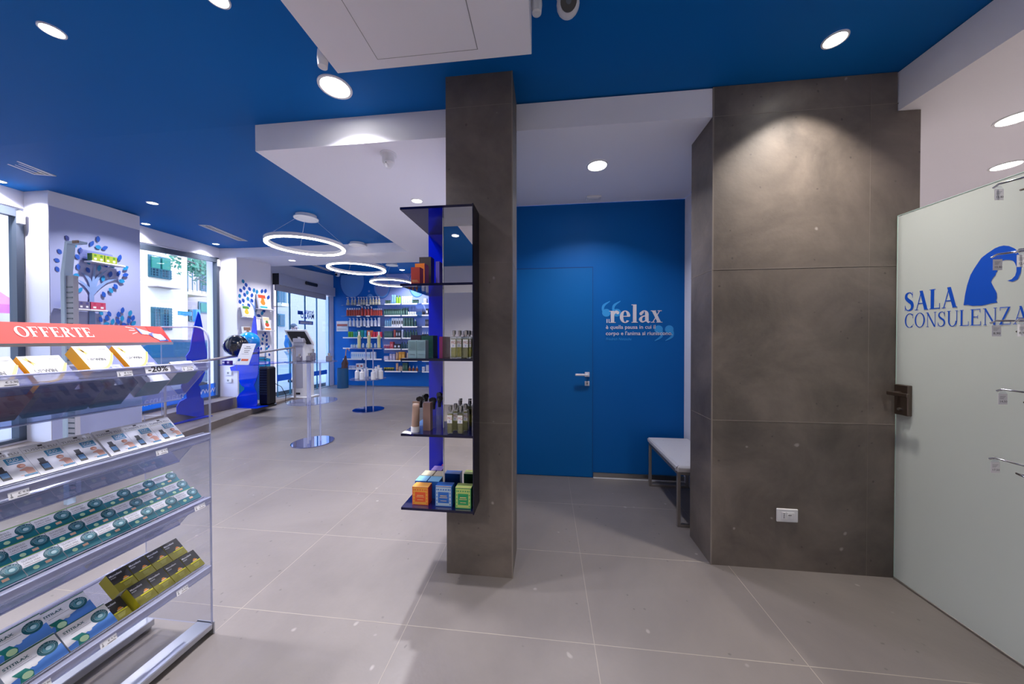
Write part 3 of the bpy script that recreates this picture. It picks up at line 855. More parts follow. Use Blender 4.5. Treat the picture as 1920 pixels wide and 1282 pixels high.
def _price(mb, x, z, y, txt):
    mb.box(x - .017, x + .017, y - .0006, y + .0006, z - .047, z, M_PAPER)
    mb.prism([(x - .017, y - .0006, z), (x + .017, y - .0006, z), (x + .007, y - .0006, z + .014), (x - .007, y - .0006, z + .014)], (0, .0012, 0), M_ACRY)
    mb.text(txt, .013, x - .013, z - .038, M_INK, y=y - .0009, width=.026)
    for k in range(3): mb.box(x - .012, x + .010 - .004 * k, y - .0009, y - .0007, z - .012 - .005 * k, z - .0105 - .005 * k, M_GREYINK)
def hook(px, py, yt, txt, label, dzl=-.035, base_x=None):
    tip = at(px, py, 'y', yt)
    base = Vector((tip.x + .05, .742, tip.z - .005))
    t = thing('display_hook', label, 'display hook', (base.x, base.y, base.z), 'wire display hooks at the right edge')
    v = tip - base
    m = MB(); m.tube([(0, 0, 0), v * .85 + Vector((0, 0, .002)), v * .97 + Vector((0, 0, .004)), v + Vector((0, 0, -.003))], .0028, M_CHROME, 8)
    m.build('upper_wire', t)
    m = MB()
    e = v * .88 + Vector((.012, 0, dzl))
    s_ = Vector((.006, 0, 0))
    pts = [Vector((-.004, 0, dzl)), e - v.normalized() * .06 - s_, e - v.normalized() * .02 - s_ * 1.2 + Vector((0, 0, .004)), e + Vector((-.002, 0, .007)), e - v.normalized() * .02 + s_ + Vector((0, 0, .004)), e - v.normalized() * .06 + s_, Vector((.006, 0, dzl))]
    m.tube(pts, .0028, M_CHROME, 8); m.build('lower_prong', t)
    m = MB(); price(m, v.x + .006, v.z - .010, v.y - .008, txt)
    m.build('price_tag', t)
for px, py, yt, txt, lab in ((1862, 351, 1.10, '13,40', 'chrome wire hook with price tag, topmost at right edge'),
                             (1859, 481, 1.08, '10,40', 'chrome wire hook with price tag reading 10,40 over the blue logo figure'),
                             (1903, 472, .98, '12,40', 'chrome wire hook with price tag reading 12,40 at the right edge'),
                             (1857, 604, 1.08, '8,90', 'chrome wire hook below the large blue lettering, leftmost in its row'),
                             (1904, 601, .98, '8,90', 'chrome wire hook below the large blue lettering, at the right edge'),
                             (1869, 731, 1.10, '14,50', 'chrome wire hook with price tag level with the glass door handle'),
                             (1855, 858, 1.10, '17,50', 'chrome wire hook with price tag, lowest at right edge')):
    hook(px, py, yt, txt, lab)
a = at(1916, 690, 'y', .95)
m = MB(); M_PINK = mat('pink_print', '#c04a8a', 0.4)
b = at(1918, 856, 'y', .95)
m.box(a.x, a.x + .10, .80, .94, b.z, a.z, M_PAPER); m.box(a.x - .0006, a.x + .099, .7995, .9405, b.z, b.z + .012, M_BLACK); m.box(a.x - .0004, a.x + .099, .7997, .9403, b.z + .012, b.z + .04, M_PINK)
m.box(a.x - .0005, a.x + .0995, .7996, .9404, b.z + .04, b.z + .055, M_GREYINK)
tag(m.build('boxed_product'), 'white and pink boxed product hanging at right edge, mostly out of view', 'boxed product')

# ================================================================== WALL SHELF UNIT ON THE COLUMN
M_SHB = clear('blue_acrylic_sheet', '#0b2fe0', 0.04, body=.5, body_col='#0a1fd0', fres=2.5)
M_SHD = clear('dark_blue_acrylic_edge', '#1a1f66', 0.04, body=.5, body_col='#14163f')
M_PLATE = clear('smoked_blue_acrylic_plate', '#4a50a8', 0.03, body=.25, body_col='#2b2f78', fres=9.0)
SX0, SX1, SY0, SYM, SYB = -.835, -.412, 1.73, 1.878, 2.17
ZT = [2.205, 1.768, 1.339, .905, .478]
t = thing('column_shelf_unit', 'tall blue acrylic shelf unit with mirror back fixed to the stone column', 'shelf unit', (-.62, 1.88, .47))
T0 = Vector((-.62, 1.88, .47))
def U(mb): mb.M = Matrix.Translation(-T0); return mb
names = ['topmost', 'second', 'third', 'fourth', 'lowest']
for z in ZT:
    m = U(MB()); 
    m.prism([(SX0, SY0, z - .014), (SX1, SY0, z - .014), (SX1, SYM, z - .014), (-.617, SYM, z - .014), (-.617, SYB, z - .014), (SX0, SYB, z - .014)], (0, 0, .014), M_PLATE, side=M_SHD)
    m.build('shelf', t)
m = U(MB()); m.box(-.628, -.431, SYM - .002, SYM, ZT[4], ZT[0] - .014, M_MIRROR)
m.build('mirror_back', t)
m = U(MB()); m.box(SX0, -.617, SYB, SYB + .006, ZT[4] - .03, ZT[0] + .004, M_SHB); m.build('blue_back_panel', t)
m = U(MB()); m.box(-.431, -.426, SYM - .006, SYM - .0005, ZT[4], ZT[0], M_SHD); m.box(SX1, SX1 + .006, SY0, SYM + .003, ZT[4] - .02, ZT[0] + .004, M_SHD); m.build('side_panel', t)
m = U(MB()); m.box(-.631, -.627, SYM - .008, SYM - .001, ZT[4], ZT[0], M_PAPER); m.build('edge_strip', t)

def carton(name, x0, x1, y0, d, z0, z1, body, label, group=None, panel=None, panel_in=.12, top=None, lines=None, cat='box', side=None, print_fn=None):
    """upright carton, front face towards -y at y0"""
    m = MB(); cx = (x0 + x1) / 2; w_ = x1 - x0; h = z1 - z0
    m.box(-w_ / 2, w_ / 2, 0, d, 0, h, body, 0, face_mats={'top': top or body, 'right': side or body, 'left': side or body})
    if panel: m.box(-w_ / 2 * (1 - panel_in), w_ / 2 * (1 - panel_in), -.0006, 0, h * panel_in * .6, h * (1 - panel_in * .6), panel)
    if lines:
        for (zf, wf, hf, mt) in lines: m.box(-w_ / 2 * wf, w_ / 2 * wf, -.0011, -.0005, h * zf, h * (zf + hf), mt)
    if print_fn: print_fn(m, w_, h)
    o = m.build(name); o.location = (cx, y0, z0)
    return tag(o, label, cat, group)
def pxbox(name, pl, pr, ptop, y, zs_, d, body, label, **k):
    a = at(pl, ptop, 'y', y); b = at(pr, ptop, 'y', y)
    return carton(name, a.x, b.x, y, d, zs_ + .0005, max(a.z, zs_ + .02), body, label, **k)
def C_(n, c, r=.45): return mat(n, c, r)
MR = C_('box_red', '#a8362a'); MO = C_('box_orange', '#d9781c'); MK = C_('box_black', '#231d20'); MV = C_('box_violet', '#5a4fa8'); MLT = C_('box_pale_teal', '#8fb0b8')
MG = C_('box_dark_green', '#12493f'); MM = C_('box_magenta', '#8f2f63'); MDP = C_('box_plum', '#2b2036'); MBR = C_('box_rose_brown', '#8d7068'); MGOLD = C_('gold_print', '#e0c080', .35)
def fine(m, w_, h):
    for k in range(3): m.box(-w_ * .38, w_ * .38 - .004 * k, -.0012, -.0006, h * (.18 + .05 * k), h * (.195 + .05 * k), MGOLD)
def waves(c):
    def fn(m, w_, h):
        for k in range(9): m.box(-w_ * .42, w_ * .42, -.0012, -.0006, h * (.45 + .055 * k), h * (.452 + .055 * k) + .0016, c)
        m.box(-w_ * .3, w_ * .3, -.0012, -.0006, h * .2, h * .22, c)
    return fn
gs = 'gift boxes on the column shelves'
pxbox('gift_box', 770.5, 787, 501, 1.80, ZT[1], .055, MR, 'small red patterned box in front on second shelf of column unit', group=gs, print_fn=fine)
pxbox('gift_box', 778, 796, 494, 1.90, ZT[1], .07, MO, 'orange box behind the small red box on column unit', group=gs, side=C_('box_deep_orange', '#a8551c'), print_fn=fine)
pxbox('gift_box', 786, 808, 482, 2.00, ZT[1], .06, MK, 'tall black box behind the orange box on column unit', group=gs)
pxbox('gift_box', 817, 824, 490, 1.95, ZT[1], .10, MV, 'violet box standing right of the tall black box', group=gs)
pxbox('gift_box', 765, 780.6, 637.5, 1.77, ZT[2], .05, MLT, 'pale teal box, left of two alike on column unit', group=gs, print_fn=waves(C_('teal_line', '#7a9ca6')))
pxbox('gift_box', 781.4, 797.5, 637.5, 1.77, ZT[2], .05, MLT, 'pale teal box, right of two alike on column unit', group=gs, print_fn=waves(C_('teal_line', '#7a9ca6')))
pxbox('gift_box', 770, 789, 628, 1.89, ZT[2], .07, MDP, 'dark plum box behind the two pale teal boxes', group=gs, print_fn=fine)
pxbox('gift_box', 790, 812, 629, 1.88, ZT[2], .08, MG, 'dark green patterned box behind the pale teal boxes', group=gs, print_fn=waves(C_('green_line', '#2a6a58')))
pxbox('gift_box', 823.5, 829.5, 631, 1.80, ZT[2], .08, MM, 'magenta box beside the dark green box on column unit', group=gs)
pxbox('gift_box', 793, 806.5, 755, 1.80, ZT[3], .04, MBR, 'slim rose brown box among black-headed spray bottles', group=gs)

def ornate(front, ink):
    def fn(m, w_, h):
        m.box(-w_ * .46, w_ * .46, -.0006, 0, h * .04, h * .96, ink)
        m.box(-w_ * .33, w_ * .33, -.0011, -.0005, h * .18, h * .72, front)
        for sx in (-1, 1):
            for k in range(5): m.cyl((sx * w_ * .40, -.0011, h * (.12 + .18 * k)), w_ * .035, .0005, front, 8, axis='y')
        for k in range(5): m.cyl((w_ * (-.3 + .15 * k), -.0011, h * .84), w_ * .045, .0005, front, 8, axis='y')
        m.box(-w_ * .2, w_ * .2, -.0016, -.001, h * .52, h * .55, MGOLD); m.box(-w_ * .24, w_ * .24, -.0016, -.001, h * .44, h * .46, MGOLD); m.box(-w_ * .18, w_ * .18, -.0016, -.001, h * .28, h * .30, MGOLD)
        m.box(-w_ * .46, w_ * .46, .0, .004, h - .001, h + .0006, MGOLD)
    return fn
gb = 'small square soap boxes on the lowest shelf of the column unit'
SO = C_('soap_orange', '#d8542a'); SOI = C_('soap_orange_pattern', '#dd9a3a'); SB = C_('soap_blue', '#1f5fb4'); SBI = C_('soap_blue_pattern', '#9fb4c8'); SG = C_('soap_green', '#1a8a52'); SGI = C_('soap_green_pattern', '#a8bc6a')
pxbox('soap_box', 773, 803, 912, 1.765, ZT[4], .06, SO, 'orange ornate soap box at front left of the lowest column shelf', group=gb, print_fn=ornate(SO, SOI), side=C_('soap_red', '#b8301f'), top=SOI)
pxbox('soap_box', 816, 847, 911, 1.762, ZT[4], .055, SB, 'blue ornate soap box at front of the lowest column shelf', group=gb, print_fn=ornate(SB, SBI))
pxbox('soap_box', 853.5, 883, 914, 1.752, ZT[4], .06, SG, 'green ornate soap box at front right of the lowest column shelf', group=gb, print_fn=ornate(SG, SGI), top=SGI)
LBT = C_('soap_lightblue', '#7fb6d6'); CRT = C_('soap_cream', '#c8bda0'); LIL = C_('soap_lilac', '#9a86c0'); PNK = C_('soap_pink', '#c85a78')
for (xa, ya, c1, c2, lb) in ((-.80, 1.845, LBT, SB, 'light blue topped soap box behind the orange one, left'), (-.722, 1.845, LBT, SB, 'light blue topped soap box behind the orange one, right'),
                           (-.795, 1.925, CRT, CRT, 'cream soap box in third rank of lowest column shelf, left'), (-.715, 1.925, CRT, CRT, 'cream soap box in third rank of lowest column shelf, right'),
                           (-.76, 2.005, LIL, MV, 'lilac soap box near the back of lowest column shelf'), (-.715, 2.085, PNK, MM, 'pink soap box at the very back of lowest column shelf')):
    carton('soap_box', xa, xa + .072, ya, .072, ZT[4] + .0005, ZT[4] + .105, c2, lb, group=gb, top=c1)

# perfume bottles
M_PERF = clear('pale_yellow_perfume', '#e6e2a4', 0.03, body=.22, body_col='#c8c46a')
M_BOT = clear('clear_bottle_glass', '#eef2f4', 0.02, body=.05)
def perfume_proto():
    t = thing('perfume_bottle', 'x', 'perfume bottle')
    m = MB(); m.box(-.0155, .0155, -.0155, .0155, 0, .125, M_BOT, .003); m.build('glass_body', t)
    m = MB(); m.box(-.0135, .0135, -.0135, .0135, .004, .112, M_PERF, .003); m.build('perfume', t)
    m = MB(); m.box(-.0145, .0145, -.0163, -.0157, .062, .108, M_PAPER)
    m.text('MG', .022, -.0125, .083, C_('label_red', '#b0564a'), y=-.0166, width=.025); m.text('Y', .018, -.005, .065, M_LOGO, y=-.0166); m.build('label', t)
    m = MB(); m.lathe([(.007, .125), (.007, .135), (.0115, .135), (.0115, .158), (.009, .160), (1e-5, .160)], (0, 0, 0), M_BRUSH, 16); m.build('spray_cap', t)
    return t
PF = perfume_proto(); used = False
gp = 'yellow perfume bottles in front of the mirror'
for (px, y, zi, lab) in ((851, 1.765, 2, 'yellow perfume bottle on third column shelf, front left'), (874, 1.765, 2, 'yellow perfume bottle on third column shelf, front right'),
                     (862, 1.82, 2, 'yellow perfume bottle on third column shelf, between and behind the front pair'), (880, 1.825, 2, 'yellow perfume bottle on third column shelf, rear right corner'),
                     (844, 1.765, 3, 'yellow perfume bottle on fourth column shelf, front left'), (863.5, 1.765, 3, 'yellow perfume bottle on fourth column shelf, front right'),
                     (854, 1.825, 3, 'yellow perfume bottle on fourth column shelf, rear left'), (873, 1.825, 3, 'yellow perfume bottle on fourth column shelf, rear right')):
    p = at(px, 640, 'y', y)
    o = PF if not used else dup(PF); used = True
    o.location = (p.x, y, ZT[zi] + .0008); o['label'] = lab; o['group'] = gp
# spray bottles with black trigger heads
t0 = thing('spray_bottle', 'x', 'spray bottle')
m = MB(); m.box(-.014, .014, -.014, .014, 0, .115, M_BOT, .003); m.build('glass_body', t0)
m = MB(); m.lathe([(.010, .115), (.010, .135), (.012, .14), (.013, .155), (.008, .17)], (0, 0, 0), M_BLACK, 12)
m.prism([(-.016, -.008, .150), (.010, -.008, .150), (.017, -.008, .165), (.010, -.008, .182), (-.008, -.008, .186), (-.026, -.008, .178), (-.028, -.008, .166)], (0, .016, 0), M_BLACK)
m.tube([(-.012, 0, .155), (-.020, 0, .145), (-.019, 0, .128)], .003, M_BLACK, 6); m.build('trigger_head', t0)
gt = 'clear spray bottles with black trigger heads'
for i, (px, y, rz, lab) in enumerate(((789, 1.90, 20, 'leftmost spray bottle with black trigger head on column shelf'), (799, 2.0, 60, 'spray bottle with black trigger head behind the rose brown box'), (813, 1.865, -10, 'spray bottle with black trigger head just right of rose brown box'),
                                  (824, 1.93, 170, 'spray bottle with black trigger head nearest the column'), (823, 2.06, 150, 'spray bottle with black trigger head at back beside the column'))):
    p = at(px, 760, 'y', y); o = t0 if i == 0 else dup(t0)
    o.location = (p.x, y, ZT[3] + .0008); o.rotation_euler = (0, 0, R(rz)); o['label'] = lab; o['group'] = gt
p = at(778.5, 780, 'y', 1.775)
t = thing('cream_tube', 'taupe cosmetic tube standing on white cap on fourth column shelf', 'cosmetic tube', (p.x, 1.775, ZT[3] + .0008))
m = MB(); m.cyl((0, 0, 0), .0245, .032, M_TRIM, 24); m.build('cap', t)
m = MB(); vs = []
n = 24; lv = 6
for k in range(lv + 1):
    f_ = k / lv
    for i in range(n):
        a = 2 * PI * i / n
        vs.append(((.023 * (1 - f_) + .022 * f_) * math.cos(a), (.023 * (1 - f_) + .002 * f_) * math.sin(a), .033 + .135 * f_))
m.add(vs, [(k * n + i, k * n + (i + 1) % n, (k + 1) * n + (i + 1) % n, (k + 1) * n + i) for k in range(lv) for i in range(n)] + [tuple(range(lv * n, lv * n + n))], C_('taupe_tube', '#8f7466'), True)
m.box(-.022, .022, -.0015, .0015, .166, .178, C_('taupe_tube', '#8f7466'))
m.build('tube_body', t); t.rotation_euler = (0, R(2), 0)

# ================================================================== OFFER STAND AT THE LEFT
NY0, NY1 = .30, 1.36        # near and far ends of the stand
FXX = -1.63
t = thing('offer_display_stand', 'clear acrylic tiered display stand with red OFFERTE header at left', 'display stand', (FXX, NY1, 0))
T0 = Vector((FXX, NY1, 0))
M_ALU = mat('satin_aluminium', '#b9bcc4', 0.28, .85)
M_REDP = mat('header_red', '#cf4a44', 0.65, spec=.2); M_RED2 = mat('header_deep_red', '#b93633', 0.65, spec=.2)
M_PLX = clear('clear_plexi_tray', '#e6e9f4', 0.03, body=.10, body_col='#b9bddb')
M_PLXE = clear('plexi_edge', '#dfe4f6', 0.06, body=.45, body_col='#d4d8ee')
M_RAIL = clear('plexi_price_rail', '#e8eaf6', 0.12, body=.42, body_col='#c4c7dd', fres=2.5)
def V(mb): mb.M = Matrix.Translation(-T0); return mb
# end panels with rounded top corner
for yy, nm in ((NY1, 'far'), (NY0, 'near')):
    m = V(MB())
    pts = [(-2.0, .05), (-1.632, .05), (-1.632, 1.40)] + [(-1.632 - .07 * (1 - math.cos(a)), 1.44 + .07 * math.sin(a)) for a in (0, .4, .8, 1.2, 1.57)] + [(-1.90, 1.51), (-1.90, 1.07), (-2.0, 1.07)]
    P3 = [(x, yy, z) for x, z in pts]
    m.prism(P3, (0, .005, 0), M_ACRY, side=M_PLXE)
    m.tube([(x, yy + .0025, z) for x, z in pts[1:9]], .004, M_PLXE, 8)
    m.build('end_panel', t)
m = V(MB()); m.box(-1.715, -1.628, NY0, NY1 + .005, .028, .058, M_ALU, .004); m.box(-1.70, -1.65, NY0, NY1 - .08, .012, .03, M_ALU); m.build('base_rail', t)
m = V(MB()); m.box(-1.72, -1.625, NY1 + .005, NY1 + .012, .0, .06, M_ALU, .002); m.build('rail_end_cap', t)
m = V(MB()); m.box(-2.02, -1.95, NY0, NY1, .02, .055, M_ALU, .003); m.box(-2.0, -1.97, NY1 - .03, NY1, 0, .03, M_ALU); m.box(-2.0, -1.97, NY0, NY0 + .03, 0, .03, M_ALU); m.build('rear_foot_rail', t)
S45 = math.sin(R(45))
def tray(zl, drop):
    """lip front edge at x=FXX, z=zl (rail band .035 high)"""
    m = V(MB())
    fx, fz = (FXX - .015, zl - .035) if drop else (FXX - .030, zl + .002)
    bx, bz = fx - .141, fz - .146
    tx, tz = bx - .180, bz + .174
    pz = zl - .035
    y0, y1 = NY0 + .006, NY1 - .001
    for (ax, az, cx, cz) in ((fx, fz, bx, bz), (bx, bz, tx, tz)):
        d = Vector((cx - ax, 0, cz - az)).normalized(); n = Vector((d.z, 0, -d.x)) * .004
        m.prism([(ax, y0, az), (cx, y0, cz), (cx, y1, cz), (ax, y1, az)], n, M_PLX, side=M_PLXE)
    m.tube([(bx, y0, bz), (bx, y1, bz)], .004, M_PLXE, 6)
    tr = m.build('tray', t)
    m = V(MB()); m.tube([(tx - .004, y0, tz + .004), (tx - .004, y1, tz + .004)], .009, M_RAIL, 10); m.build('rear_tube', tr)
    m = V(MB())
    m.prism([(FXX - .013, y0, pz - .002), (FXX - .02, y0, pz + .004), (FXX - .018, y0, zl + .003), (FXX, y0, zl), (FXX + .002, y0, pz + .01)], (0, y1 - y0, 0), M_RAIL)
    m.tube([(FXX + .001, y0, zl), (FXX + .001, y1, zl)], .003, M_PLXE, 6); m.tube([(FXX - .008, y0, pz), (FXX - .008, y1, pz)], .003, M_PLXE, 6)
    m.build('price_rail', tr)
    return tr
TZ = [1.338, .992, .680, .343]
trays = [tray(z, k == 0) for k, z in enumerate(TZ)]
# header
m = V(MB())
hx0, hz0, hx1, hz1 = -1.835, 1.436, -1.895, 1.512
yA, yB = NY0, NY1
fc = [(hx0, yA, hz0), (hx0, yB, hz0), (hx1, yB, hz1), (hx1, yA, hz1)]
m.prism(fc, (-.012, 0, -.009), M_REDP)
m.prism([(hx0 + .004, yA, hz0 - .012), (hx0 + .004, yB + .003, hz0 - .012), (hx0 + .002, yB + .003, hz0), (hx0 + .002, yA, hz0)], (-.03, 0, 0), M_ALU)
fn = Vector((hx0 - hx1, 0, 0)); up = Vector((hx1 - hx0, 0, hz1 - hz0)); nrm = Vector((up.z, 0, -up.x)).normalized()
Hh = up.length; upn = up.normalized()
def on_header(mb2, mt=None):
    vs = [tuple(Vector((hx0, 0, hz0)) + Vector((0, 1, 0)) * x + upn * z + nrm * (.0012 - y)) for x, y, z in mb2.v]
    b = 0
    for f_, k, sm in zip(mb2.f, mb2.mi, mb2.sm): pass
    base = len(m.v)
    m.v += [tuple(m.M @ Vector(p)) for p in vs]
    for f_, k in zip(mb2.f, mb2.mi):
        m.f.append([base + i for i in f_]); m.mi.append(m.m(mb2.mats[k])); m.sm.append(False)
h = MB()
def yon(px):  # y along header line seen at pixel column px
    lo = .3; hi = 1.6
    for _ in range(40):
        md = (lo + hi) / 2; v = Vector((-1.865, md, 1.47 - CAM_H)); xp = 960 + F_PX * v.dot(_r) / v.dot(_f)
        if xp < px: lo = md
        else: hi = md
    return lo
ya, yb = yon(28), yon(174)
serif(h, 'OFFERTE', ya, Hh * .30, Hh * .48, M_PAPER, 0, T=.19, t=.05, width=yb - ya)
# megaphone artwork with rays
def yh(px): return yon(px)
h.poly([(yh(291), 0, Hh * .02), (NY1 - .001, 0, Hh * .01), (NY1 - .012, 0, Hh * .98), (yh(281), 0, Hh * .98)], M_RED2)
h.poly([(yh(262), -.0006, Hh * .86), (yh(266), -.0006, Hh * .50), (yh(284), -.0006, Hh * .42), (yh(285), -.0006, Hh * .58)], M_PAPER)
h.poly([(yh(260), -.0008, Hh * .88), (yh(264), -.0008, Hh * .48), (yh(267), -.0008, Hh * .48), (yh(264), -.0008, Hh * .88)], M_NAVY)
h.poly([(yh(276), -.0008, Hh * .50), (yh(284), -.0008, Hh * .28), (yh(290), -.0008, Hh * .30), (yh(288), -.0008, Hh * .60)], M_NAVY)
h.poly([(yh(285), -.001, Hh * .52), (yh(300), -.001, Hh * .48), (yh(304), -.001, Hh * .15), (yh(292), -.001, Hh * .12), (yh(284), -.001, Hh * .28)], M_PAPER)
h.poly([(yh(292), -.0006, Hh * .3), (yh(301), -.0006, Hh * .5), (yh(308), -.0006, Hh * .05), (yh(290), -.0006, Hh * .05)], M_NAVY)
for (xa, za_, xb, zb_) in ((243, .90, 258, .80), (246, .70, 257, .70), (248, .48, 259, .58)):
    h.poly([(yh(xa), -.0006, Hh * za_), (yh(xb), -.0006, Hh * zb_), (yh(xb), -.0006, Hh * (zb_ + .02)), (yh(xa), -.0006, Hh * (za_ + .02))], M_PAPER)
on_header(h)
m.build('header_sign', t)

# boxes on the stand. local frame: width +x, front -y, up +z; tilted back and turned to face the aisle
TILT = R(46)
def stand_loc(s, zl, up_, out):
    """s = y along the stand; up_ = distance up the leaning face; out = distance in front of the rear plate"""
    a, b = (.019, -.032) if zl > 1.3 else (.034, .006)
    return Vector((FXX - a - .7193 * up_, s, zl + b + .6947 * up_))
def print_tussive(m, w_, h):
    m.text('TUSSIVE FLU', .013, -w_ * .46, h * .80, M_GREYINK, y=-.0006, width=w_ * .88, bold=.01)
    m.box(-w_ * .06, w_ * .06, -.0006, 0, h * .90, h * .945, M_INK)
    m.box(-w_ * .48, w_ * .45, -.0004, 0, h * .755, h * .765, C_('olive_rule', '#b4b48a'))
    m.box(-w_ * .02, w_ * .42, -.0008, 0, h * .52, h * .72, C_('duo_blue', '#3f86ac')); m.text('DUO', .017, w_ * .03, h * .60, M_PAPER, y=-.0012, width=w_ * .26)
    m.box(w_ * .03, w_ * .37, -.0011, -.0008, h * .55, h * .565, M_PAPER)
    m.box(-w_ * .34, -w_ * .12, -.0006, 0, h * .10, h * .38, M_INK); m.box(-w_ * .31, -w_ * .15, -.0006, 0, h * .38, h * .52, M_INK); m.box(-w_ * .32, -w_ * .14, -.0009, 0, h * .17, h * .32, C_('bottle_label_blue', '#5a8fc0'))
    sk = C_('artwork_skin', '#d9a088'); hr = C_('artwork_hair', '#b06a42')
    m.cyl((w_ * .25, -.0010, h * .42), w_ * .10, .0006, hr, 14, axis='y'); m.cyl((w_ * .27, -.0014, h * .40), w_ * .065, .0004, sk, 14, axis='y')
    m.poly([(w_ * .08, -.0010, h * .12), (w_ * .46, -.0010, h * .12), (w_ * .46, -.0010, h * .30), (w_ * .34, -.0010, h * .36), (w_ * .14, -.0010, h * .30)], sk)
    m.poly([(w_ * .06, -.0012, h * .14), (w_ * .26, -.0012, h * .13), (w_ * .24, -.0012, h * .25), (w_ * .12, -.0012, h * .28)], M_PAPER)
    m.box(w_ * .16, w_ * .48, -.0014, 0, h * .085, h * .135, C_('duo_blue', '#3f86ac'))
def print_glic(m, w_, h):
    tl = C_('glic_teal', '#0a7480')
    m.box(-w_ / 2, w_ / 2, -.0005, 0, 0, h * .44, tl)
    m.box(-w_ / 2, w_ / 2, -.0006, 0, h * .96, h, C_('glic_green', '#6aa83a'))
    m.text('GLICEROLO', .0085, -w_ * .44, h * .75, M_GREYINK, y=-.0008, width=w_ * .40, bold=.012); m.text('CARLO ERBA', .0085, -w_ * .44, h * .60, M_GREYINK, y=-.0008, width=w_ * .42, bold=.012)
    m.box(-w_ * .44, -w_ * .05, -.0006, 0, h * .51, h * .53, M_GREYINK)
    m.box(0, w_ * .16, -.0009, 0, h * .20, h * .34, C_('glic_peach', '#e6b896'))
    m.cyl((-w_ * .24, -.0009, h * .24), h * .10, .0004, C_('glic_glow', '#bfe0b0'), 14, axis='y')
    cx, cz, r = w_ * .30, h * .62, h * .31
    seal(m, cx, cz, r)
def seal(m, cx, cz, r):
    m.cyl((cx, -.0011, cz), r, .0011, M_DTEAL, 28, axis='y')
    for k in range(28):
        pass
    m.add([(cx + rr * math.cos(a), -.0015, cz + rr * math.sin(a)) for k in range(24) for rr in (r * .66, r * .62) for a in (2 * PI * k / 24,)], [(2 * k, 2 * k + 1, (2 * k + 3) % 48, (2 * k + 2) % 48) for k in range(24)], C_('seal_light', '#a8cbd0'))
    m.cyl((cx, -.0014, cz), r * .56, .0003, C_('seal_mid', '#4f8c98'), 20, axis='y'); m.cyl((cx + r * .05, -.0017, cz - r * .05), r * .30, .0003, C_('seal_light', '#a8cbd0'), 16, axis='y')
    m.poly([(cx - r * .3, -.0016, cz - r * .1), (cx + r * .35, -.0016, cz + r * .1), (cx + r * .2, -.0016, cz + r * .42), (cx - r * .25, -.0016, cz + r * .38)], M_DTEAL)
    txt = 'CARLO ERBA'
    for k, ch in enumerate(txt):
        a = R(168 - 17.4 * k)
        if ch == ' ': continue
        s_ = MB(); s_.text(ch, r * .30, -r * .1, 0, C_('seal_light', '#a8cbd0'), y=-.0016, res=1)
        ca, sa = math.cos(a - PI / 2), math.sin(a - PI / 2)
        m.add([(cx + (r * .70) * math.cos(a) + x * ca - z * sa, y, cz + (r * .70) * math.sin(a) + x * sa + z * ca) for x, y, z in s_.v], s_.f, C_('seal_light', '#a8cbd0'))
def print_stit(m, w_, h):
    m.box(-w_ / 2, w_ / 2, -.0006, 0, h * .965, h, C_('stit_green', '#2a6a58'))
    m.poly([(-w_ * .499, -.0008, .001), (w_ * .1, -.0008, .001), (w_ * .1, -.0008, h * .38), (-w_ * .499, -.0008, h * .20)], C_('stit_blue', '#4f86d4')); m.poly([(w_ * .1, -.0008, .001), (w_ * .499, -.0008, .001), (w_ * .499, -.0008, h * .52), (w_ * .1, -.0008, h * .38)], C_('stit_blue', '#4f86d4'))
    m.text('STITILAX', .012, -w_ * .43, h * .72, M_DTEAL, y=-.0008, width=w_ * .42, bold=.02)
    m.box(-w_ * .32, w_ * .08, -.0006, 0, h * .585, h * .60, M_GREYINK); m.box(-w_ * .43, w_ * .02, -.0006, 0, h * .66, h * .665, M_GREYINK)
    m.poly([(-w_ * .38, -.0013, h * .42), (-w_ * .16, -.0013, h * .42), (-w_ * .08, -.0013, h * .20), (-w_ * .30, -.0013, h * .20)], C_('stit_teal', '#0f7a70')); m.poly([(-w_ * .30, -.0013, h * .20), (-w_ * .08, -.0013, h * .20), (-w_ * .12, -.0013, .001), (-w_ * .34, -.0013, .001)], C_('stit_teal', '#0f7a70'))
    m.cyl((-w_ * .19, -.0018, h * .16), h * .12, .0004, C_('glic_glow', '#bfe0b0'), 16, axis='y')
    m.cyl((-w_ * .02, -.0010, h * .36), h * .07, .0004, M_PAPER, 12, axis='y')
    seal(m, w_ * .28, h * .62, h * .24)
def print_micro(m, w_, h):
    m.box(-w_ / 2, w_ / 2, -.0005, 0, h * .42, h, C_('micro_black', '#33312c'))
    m.text('Microclismi', .011, -w_ * .45, h * .80, M_PAPER, y=-.0008, width=w_ * .62, bold=.02); m.text('Adulti', .009, -w_ * .45, h * .69, M_PAPER, y=-.0008, width=w_ * .26)
    m.box(-w_ * .2, w_ * .46, -.0009, 0, h * .36, h * .41, C_('micro_yellow', '#e0d81c'))
    m.cyl((w_ * .16, -.0010, h * .50), w_ * .10, .0004, C_('micro_orange', '#d9822a'), 12, axis='y'); m.box(0, w_ * .3, -.0012, 0, h * .43, h * .48, C_('micro_cream', '#e6c48a'))
    for k in range(5): m.box(-w_ * .1, w_ * (.3 - .03 * k), -.0008, 0, h * (.28 - .035 * k), h * (.29 - .035 * k), C_('micro_fine', '#c8c470'))
def print_upwin(m, w_, h):
    b0 = len(m.v); _pu(m, w_, h)
